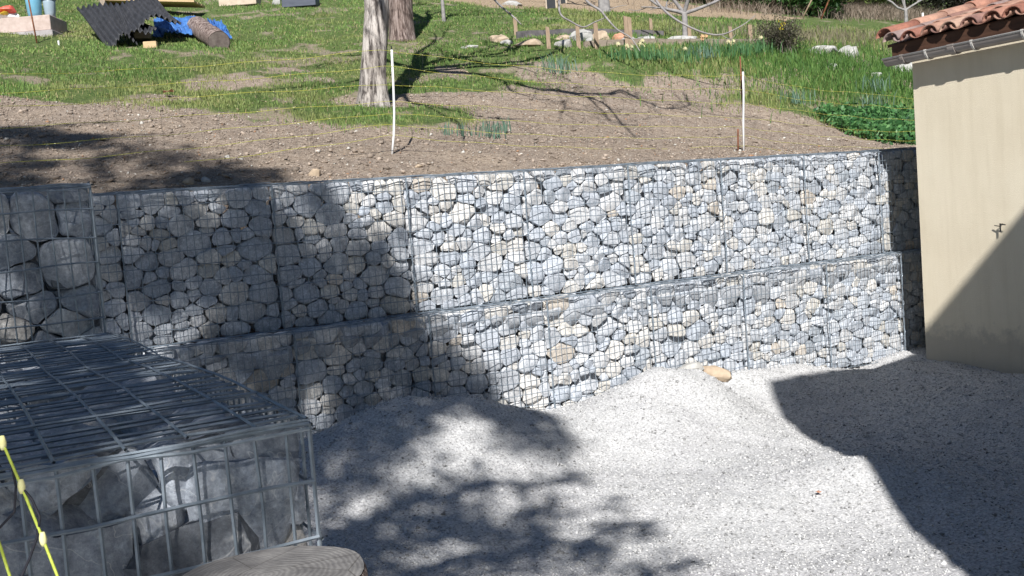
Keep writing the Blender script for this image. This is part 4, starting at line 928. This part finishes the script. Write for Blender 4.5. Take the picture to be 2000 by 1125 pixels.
# yellow-flowering shrub, dry grasses
sh = empty('shrub', T(10.55, 5.75), 'twiggy brown shrub with a few bright yellow flowers', 'shrub'); cr = MB(); rnd = random.Random(3); tips = []
for k in range(46): a = rnd.uniform(0, 6.28); branchy(cr, Vector((rnd.gauss(0, .08), rnd.gauss(0, .08), 0)), Vector((math.cos(a)*.45, math.sin(a)*.45, 1)), rnd.uniform(.3, .5), .006, 1, rnd, .5, .3, (1, 2), rmin=.003, tips=tips)
cr.build('twigs', M['twig'], sh); leaf_cloud('foliage', [tuple(p) for p in tips], .02, ((.07, .075, .045), (.13, .12, .075)), sh, .05, 16, seed=2)
fl = leaf_cloud('flowers', [(-.12, -.1, .50), (-.05, -.1, .47), (-.09, -.12, .40)], .022, ((.75, .6, .03), (.8, .68, .06)), sh, .022, 16, seed=4)
rs = np.random.RandomState(4)
def patch(name, cx, cy, sx, sy, n, h, wd, c0, c1, label, cat, lean=.5):
    x = cx+rs.normal(0, sx, n); y = cy+rs.normal(0, sy, n); z = hillz(x, y); t_ = rs.rand(n)[:, None]
    return blades(name, np.stack([x, y, z], 1), rs.uniform(.5, 1.1, n)*h, np.full(n, wd), np.array(c0)*(1-t_)+np.array(c1)*t_, label, cat, lean)
patch('dry_grass', 22.5, 14.6, 2.8, .9, 6500, .42, .014, (.16, .12, .09), (.34, .28, .22), 'tall brownish dry grass in front of the hedge', 'dry grass', 1.5)
patch('dry_grass', 13.2, 7.3, 1.5, .8, 1800, .26, .012, (.14, .13, .08), (.30, .26, .17), 'sparse dry stalks in the green grass left of the roof', 'dry grass', .6)
patch('tall_grass', 11.2, 4.9, 1.5, .7, 6500, .22, .012, (.05, .13, .03), (.14, .25, .06), 'tall bright green grass between the flower bed and the roof', 'tall grass', .8)
# leafy ground cover at the house corner
x = rs.uniform(8.75, 12.0, 9000); y = rs.uniform(.9, 3.4, 9000); bd = np.interp(x, [8.3, 8.8, 9.3, 10, 12], [3.0, 2.2, 1.7, 1.1, .9]); k = (y > bd+rs.normal(0, .08, 9000)) & (fbm(x*2, y*2, 77) > .36)
lc = leaf_cloud('ground_cover', np.stack([x[k], y[k], hillz(x[k], y[k])+rs.uniform(.0, .16, k.sum())], 1), .042, ((.04, .13, .045), (.14, .30, .10)), None, .035, 4, seed=6)
tag(lc, 'glossy dark green leafy ground cover beside the house corner above the wall', 'ground cover', kind='stuff')
# laurel bushes at the top of the slope
def bush(x, y, rad_, h, c0, c1, label, seed, n=1500, dz=0):
    rs = random.Random(seed); root = empty('bush', T(x, y, dz), label, 'bush', 'evergreen bushes along the top of the garden'); tr = MB(); P = []
    for k in range(9):
        a = rs.uniform(0, 6.28); p = Vector((math.cos(a)*rad_*.5, math.sin(a)*rad_*.5, h*.8)); tr.tube([(rs.gauss(0, .08), rs.gauss(0, .08), 0), p*.5, p], [.03, .02, .01], 5)
    tr.build('stems', M['twig'], root)
    while len(P) < n:
        p = Vector((rs.uniform(-1, 1), rs.uniform(-1, 1), rs.uniform(-1, 1)))
        if p.length > 1 or p.length < .45: continue
        w = .8+.35*float(fbm(np.array(p.x*2+seed), np.array(p.z*2), 81)); P.append((p.x*rad_*w, p.y*rad_*w, h*.5+p.z*h*.55*w))
    leaf_cloud('foliage', [p for p in P if p[2] > .02], .075, (c0, c1), root, .10, 7, seed=seed, aspect=.42); return root
G1 = ((.02, .06, .018), (.08, .17, .04)); G2 = ((.03, .07, .02), (.20, .26, .07)); G3 = ((.018, .022, .016), (.055, .055, .038))
for k, (x, y, rad_, h, g_, lb) in enumerate([(19.3, 17.3, 1.3, 2.6, G1, 'dark laurel bush at the right end of the straw patch, leftmost of the hedge'),
     (19.2, 15.2, 1.2, 2.4, G1, 'large-leaved laurel bush, second from the left in the hedge'), (19.6, 13.5, 1.1, 2.2, G1, 'laurel bush left of the leaning brown rods'),
     (22.0, 15.8, 1.5, 2.6, G2, 'yellowish green laurel behind the leaning rods'), (24.4, 16.3, 1.5, 2.6, G2, 'yellowish green laurel behind the dry grass'),
     (26.8, 16.8, 1.6, 2.8, G1, 'green bush behind the small pale leafless tree'), (27.2, 14.6, 1.5, 2.6, G3, 'dark brown scrubby bush behind the white stake'),
     (29.8, 14.8, 1.8, 3.0, G3, 'dark brown scrub bush above the lower roof tiles'), (32.2, 14.6, 2.0, 3.2, G3, 'dark scrub bush above the middle of the roof'), (35.2, 14.4, 2.2, 3.2, G3, 'dark scrub bush farthest right above the roof')]):
    bush(x, y, rad_, h, g_[0], g_[1], lb, 50+k, n=1300)
rod('leaning_rod', T(19.1, 12.9, -.1), T(19.1, 12.9, .9)+Vector((.42, -.24, 0)), .022, M['rust'], 'right one of the two leaning reddish brown rods before the hedge', 'rod')
rod('leaning_rod', T(18.4, 12.9, -.1), T(18.4, 12.9, .9)+Vector((.5, -.3, 0)), .022, M['stake'], 'left one of the two leaning brown rods before the hedge', 'rod')
rod('white_stake', T(22.7, 12.5, -.1), T(22.7, 12.5, .28), .03, M['white'], 'short white stake between leafless tree and tiled roof', 'stake')
rod('white_peg', T(-.174, 8.91, -.05), T(-.174, 8.91, .075), .012, M['white'], 'tiny white peg in the grass right of the block planter', 'peg')

# ------------------------------------------------------------ stored things at the upper left
def sheet(name, q, nw, amp, bul, label, seed):
    rs = random.Random(seed); P00, P10, P11, P01 = [S(*p_) for p_ in q]; nu, nv = nw*8, 10; vs = []; base = (P11+P01)/2
    nrm = (P10-P00).cross(P01-P00).normalized(); 
    if nrm.z < 0: nrm = -nrm
    for s_ in (0, 1):
        for j in range(nv+1):
            for i in range(nu+1):
                a, b_ = i/nu, j/nv; p = P00.lerp(P10, a).lerp(P01.lerp(P11, a), b_)
                p = p + nrm*(amp*math.sin(2*math.pi*nw*a) + bul*math.sin(math.pi*a)*(.4+.6*b_) + .03*math.sin(b_*5+seed) - s_*.007) + Vector((0, 0, -.05*b_*b_*math.sin(a*7+seed)))
                vs.append(p-base)
    N_ = (nu+1)*(nv+1); fs = []
    for j in range(nv):
        for i in range(nu): a = j*(nu+1)+i; fs += [(a, a+1, a+nu+2, a+nu+1), (N_+a, N_+a+nu+1, N_+a+nu+2, N_+a+1)]
    for i in range(nu): a = i; b_ = nv*(nu+1)+i; fs += [(a, N_+a, N_+a+1, a+1), (b_, b_+1, N_+b_+1, N_+b_)]
    for j in range(nv): a = j*(nu+1); b_ = a+nu; fs += [(a, a+nu+1, N_+a+nu+1, N_+a), (b_, N_+b_, N_+b_+nu+1, b_+nu+1)]
    m_ = MB(); m_.add(vs, fs); return tag(m_.build(name, M['sheet'], None, True, loc=base), label, 'roofing sheet')
sheet('corrugated_sheet', [(150, 20, 15.7), (236, 12, 16.0), (268, 78, 14.9), (215, 93, 14.55)], 8, .028, .10, 'left sagging sheet of black corrugated roofing, reaching down to the grass', 1)
sheet('corrugated_sheet', [(228, 14, 15.9), (306, 0, 16.5), (354, 44, 15.7), (262, 62, 15.0)], 9, .028, .12, 'right arched sheet of black corrugated roofing lying over the left one', 2)
sheet('corrugated_sheet', [(236, 26, 15.8), (270, 30, 15.9), (306, 62, 15.1), (244, 80, 14.85)], 6, .026, .05, 'crumpled lower sheet of black corrugated roofing under the other two', 3)
def gbox(name, p, sx, sy, sz, mat, label, cat, rz=rz_, bev=.01, grooves=0):
    m_ = MB(); m_.box(-sx/2, sx/2, -sy/2, sy/2, 0, sz); o = m_.build(name, mat, None, False, loc=p); o.rotation_euler = (0, 0, rz)
    md = o.modifiers.new('bevel', 'BEVEL'); md.width = bev; md.segments = 2; return tag(o, label, cat)
gbox('wood_block', T(1.05, 8.78, -.01), .19, .12, .10, M['wood'], 'short sawn timber block under the edge of the black sheets', 'block', rz=rz_+.1)
gbox('wood_block', T(1.05, 9.35, .05), .25, .3, .16, M['wood_old'], 'weathered timber block in the dark hollow under the black sheets', 'block', rz=rz_+.4)
# log lying on the grass
la, lb_ = S(385, 52, 16.7), S(428, 82, 15.4); ax = (lb_-la); L_ = ax.length; lo = empty('log', (la+lb_)/2, 'thick bark-covered log lying beside the blue tarpaulin', 'log')
m_ = MB(); K = 10; m_.tube([(-ax/2)+ax*(i/K)+Vector((0, 0, .008*math.sin(i))) for i in range(K+1)], [.165*(1+.02*math.sin(i*2.1)) for i in range(K+1)], 20, False); m_.build('bark', M['bark_dark'], lo, True)
m_ = MB(); e_ = ax.normalized(); m_.tube([ax/2-e_*.003, ax/2+e_*.004], [.162, .155], 20); m_.build('cut_end', M['rust2'] if 'rust2' in M else M['twig'], lo)
# tarpaulin: crumpled sheet over low stuff
def tarp(name, q, label, seed):
    P00, P10, P11, P01 = [S(*p_) for p_ in q]; nu, nv = 26, 16; base = (P11+P01)/2; vs = []
    for j in range(nv+1):
        for i in range(nu+1):
            a, b_ = i/nu, j/nv; p = P00.lerp(P10, a).lerp(P01.lerp(P11, a), b_); w = float(fbm(np.array(a*6+seed), np.array(b_*5), seed+90))-.5; w2 = abs(float(vnoise(np.array(a*11+seed), np.array(b_*9), seed))-.5)
            vs.append(p - base + Vector((0, 0, .16*w+.10*w2)) - fw*(.18*w-.1*w2))
    fs = [(j*(nu+1)+i, j*(nu+1)+i+1, (j+1)*(nu+1)+i+1, (j+1)*(nu+1)+i) for j in range(nv) for i in range(nu)]
    m_ = MB(); m_.add(vs, fs); o = m_.build(name, M['tarp'], None, False, loc=base); md = o.modifiers.new('s', 'SOLIDIFY'); md.thickness = .004; return tag(o, label, 'tarpaulin')
tarp('tarpaulin', [(300, 34, 16.9), (382, 34, 17.1), (374, 70, 16.2), (298, 70, 16.0)], 'crumpled blue tarpaulin bundle between black sheets and log', 2)
tarp('tarpaulin', [(405, 42, 17.2), (432, 44, 17.2), (452, 72, 16.4), (425, 76, 16.4)], 'narrow strip of blue tarpaulin showing behind the log', 5)
# planks behind the sheets
pl = empty('plank_stack', T(2.2, 14.2), 'stack of yellow sawn planks sloping down behind the black sheets', 'planks')
for k in range(3):
    m_ = MB(); Mx = Matrix.Rotation(rz_, 4, 'Z') @ Matrix.Rotation(.10, 4, 'Y'); m_.box(-.9, .95, -.35+k*.24, -.13+k*.24, .18+k*.012, .215+k*.012, Mx); m_.build('plank', M['wood'], pl)
m_ = MB(); m_.box(-.85, -.75, -.35, .35, -.1, .26, Matrix.Rotation(rz_, 4, 'Z')); m_.build('end_batten', M['wood_old'], pl)
# block planter with pots
pc = T(-1.2, 10.3); 
def lowblk(name, mat, x0, x1, z0, z1, y0, label): 
    m_ = MB(); m_.box(x0, x1, y0, y0+.6, z0, z1); o = m_.build(name, mat, None, False, loc=T(-.13, 9.85)); o.rotation_euler = (0, 0, rz_); md = o.modifiers.new('b', 'BEVEL'); md.width = .008; return tag(o, label, 'block wall')
lowblk('concrete_block', M['concrete'], -2.6, .0, -.1, .13, 0, 'grey concrete block course at the foot of the planter, upper left corner')
lowblk('concrete_block', M['concrete_pink'], -2.6, -.03, .133, .36, .03, 'pinkish block course stacked on the grey blocks, upper left corner')
PR = Matrix.Rotation(rz_, 4, 'Z')
def pot(name, u_, w_, r0_, r1_, h, mat, label, rim=.012):
    p = T(-.13, 9.85) + PR @ Vector((u_, w_, .362)); o = empty(name, p, label, 'pot'); m_ = MB(); m_.tube([(0, 0, 0), (0, 0, h*.25), (0, 0, h*.27), (0, 0, h*.9), (0, 0, h)], [r0_, r0_*1.02, r0_*1.06, r1_, r1_], 24); m_.build('body', mat, o, True)
    m_ = MB(); m_.tube([(0, 0, h), (0, 0, h+.02)], [r1_+rim, r1_+rim], 24); m_.build('rim', mat, o, True)
pot('flower_pot', -.33, .22, .095, .115, .30, M['blue_pot'], 'bright blue plastic pot standing on the block planter')
pot('flower_pot', -.13, .30, .075, .09, .26, M['grey_pot'], 'pale blue-grey pot right of the bright blue pot')
bg_ = empty('bag', T(-.13, 9.85) + PR @ Vector((-.72, .2, .362)), 'crumpled red, white and yellow bag on the left of the block planter', 'bag')
for nm, mt, cx, cz, sx, sz, sd_ in [('white_part', 'white', .0, .05, .17, .06, 3), ('red_part', 'red', -.02, .15, .13, .06, 4), ('yellow_part', 'yellow', -.06, .085, .07, .03, 5)]:
    r__ = rock(nm, Vector((cx, -.05 if nm != 'white_part' else 0, cz)), sx, .1, sz, M[mt], None, 0, sd_); r__.parent = bg_
    if 'category' in r__: del r__['category']
rod('rusty_stake', T(-.42, 9.2, -.05), T(-.47, 9.22, .62), .012, M['rust'], 'thin rusty stake standing in front of the blue pot', 'stake')
gbox('stone_slab', T(4.3, 15.3, -.06), .80, .5, .22, M['slab'], 'beige slab at the top edge of the lawn, left of the dark crate', 'slab')
gbox('crate', T(5.2, 14.0, -.04), .70, .5, .40, M['crate'], 'dark blue-grey slatted crate at the top edge of the lawn', 'crate')
rock('stone', T(4.95, 14.85, .05), .10, .08, .16, M['rock'], 'upright whitish stone between the beige slab and the dark crate', rz_, 77)
def hang(px, py, w, h, D, label):
    p = S(px, py, D); o = empty('hanging_panel', p, label, 'panel'); m_ = MB(); m_.box(-w/2, w/2, -.01, .01, 0, h, Matrix.Rotation(rz_, 4, 'Z')); m_.build('panel', M['black'], o)
    m_ = MB(); m_.box(-w/2-.02, -w/2, -.012, .012, 0, h+.02, Matrix.Rotation(rz_, 4, 'Z')); m_.box(w/2, w/2+.02, -.012, .012, 0, h+.5, Matrix.Rotation(rz_, 4, 'Z')); m_.build('edge_strip', M['slab'], o)
hang(1077, 16, .16, .30, 19, 'larger black panel hanging from the branch at the top edge'); hang(1100, 7, .09, .25, 19, 'smaller black panel hanging right of the larger one')
# fallen leaves
rs2 = random.Random(8)
def dead_leaf(p, s_, label, mat='rock_orange'):
    m_ = MB(); n = 9; vs = [(0, 0, .01)]
    for k in range(n): a = 2*math.pi*k/n; r_ = s_*(1 if k % 2 else .55); vs.append((math.cos(a)*r_, math.sin(a)*r_, .004+.3*s_*abs(math.sin(a*1.5))))
    m_.add(vs, [(0, 1+k, 1+(k+1) % n) for k in range(n)]); return tag(m_.build('dead_leaf', M[mat], None, False, loc=p), label, 'leaf')
dead_leaf(T(.34, 4.53, .05), .09, 'large orange-brown dead leaf on the lawn left of the leaning trunk')
dead_leaf(Vector((1.95, -3.3+.35, gz(1.95, -2.95)+.012)), .022, 'tiny reddish leaf on the sunny gravel')
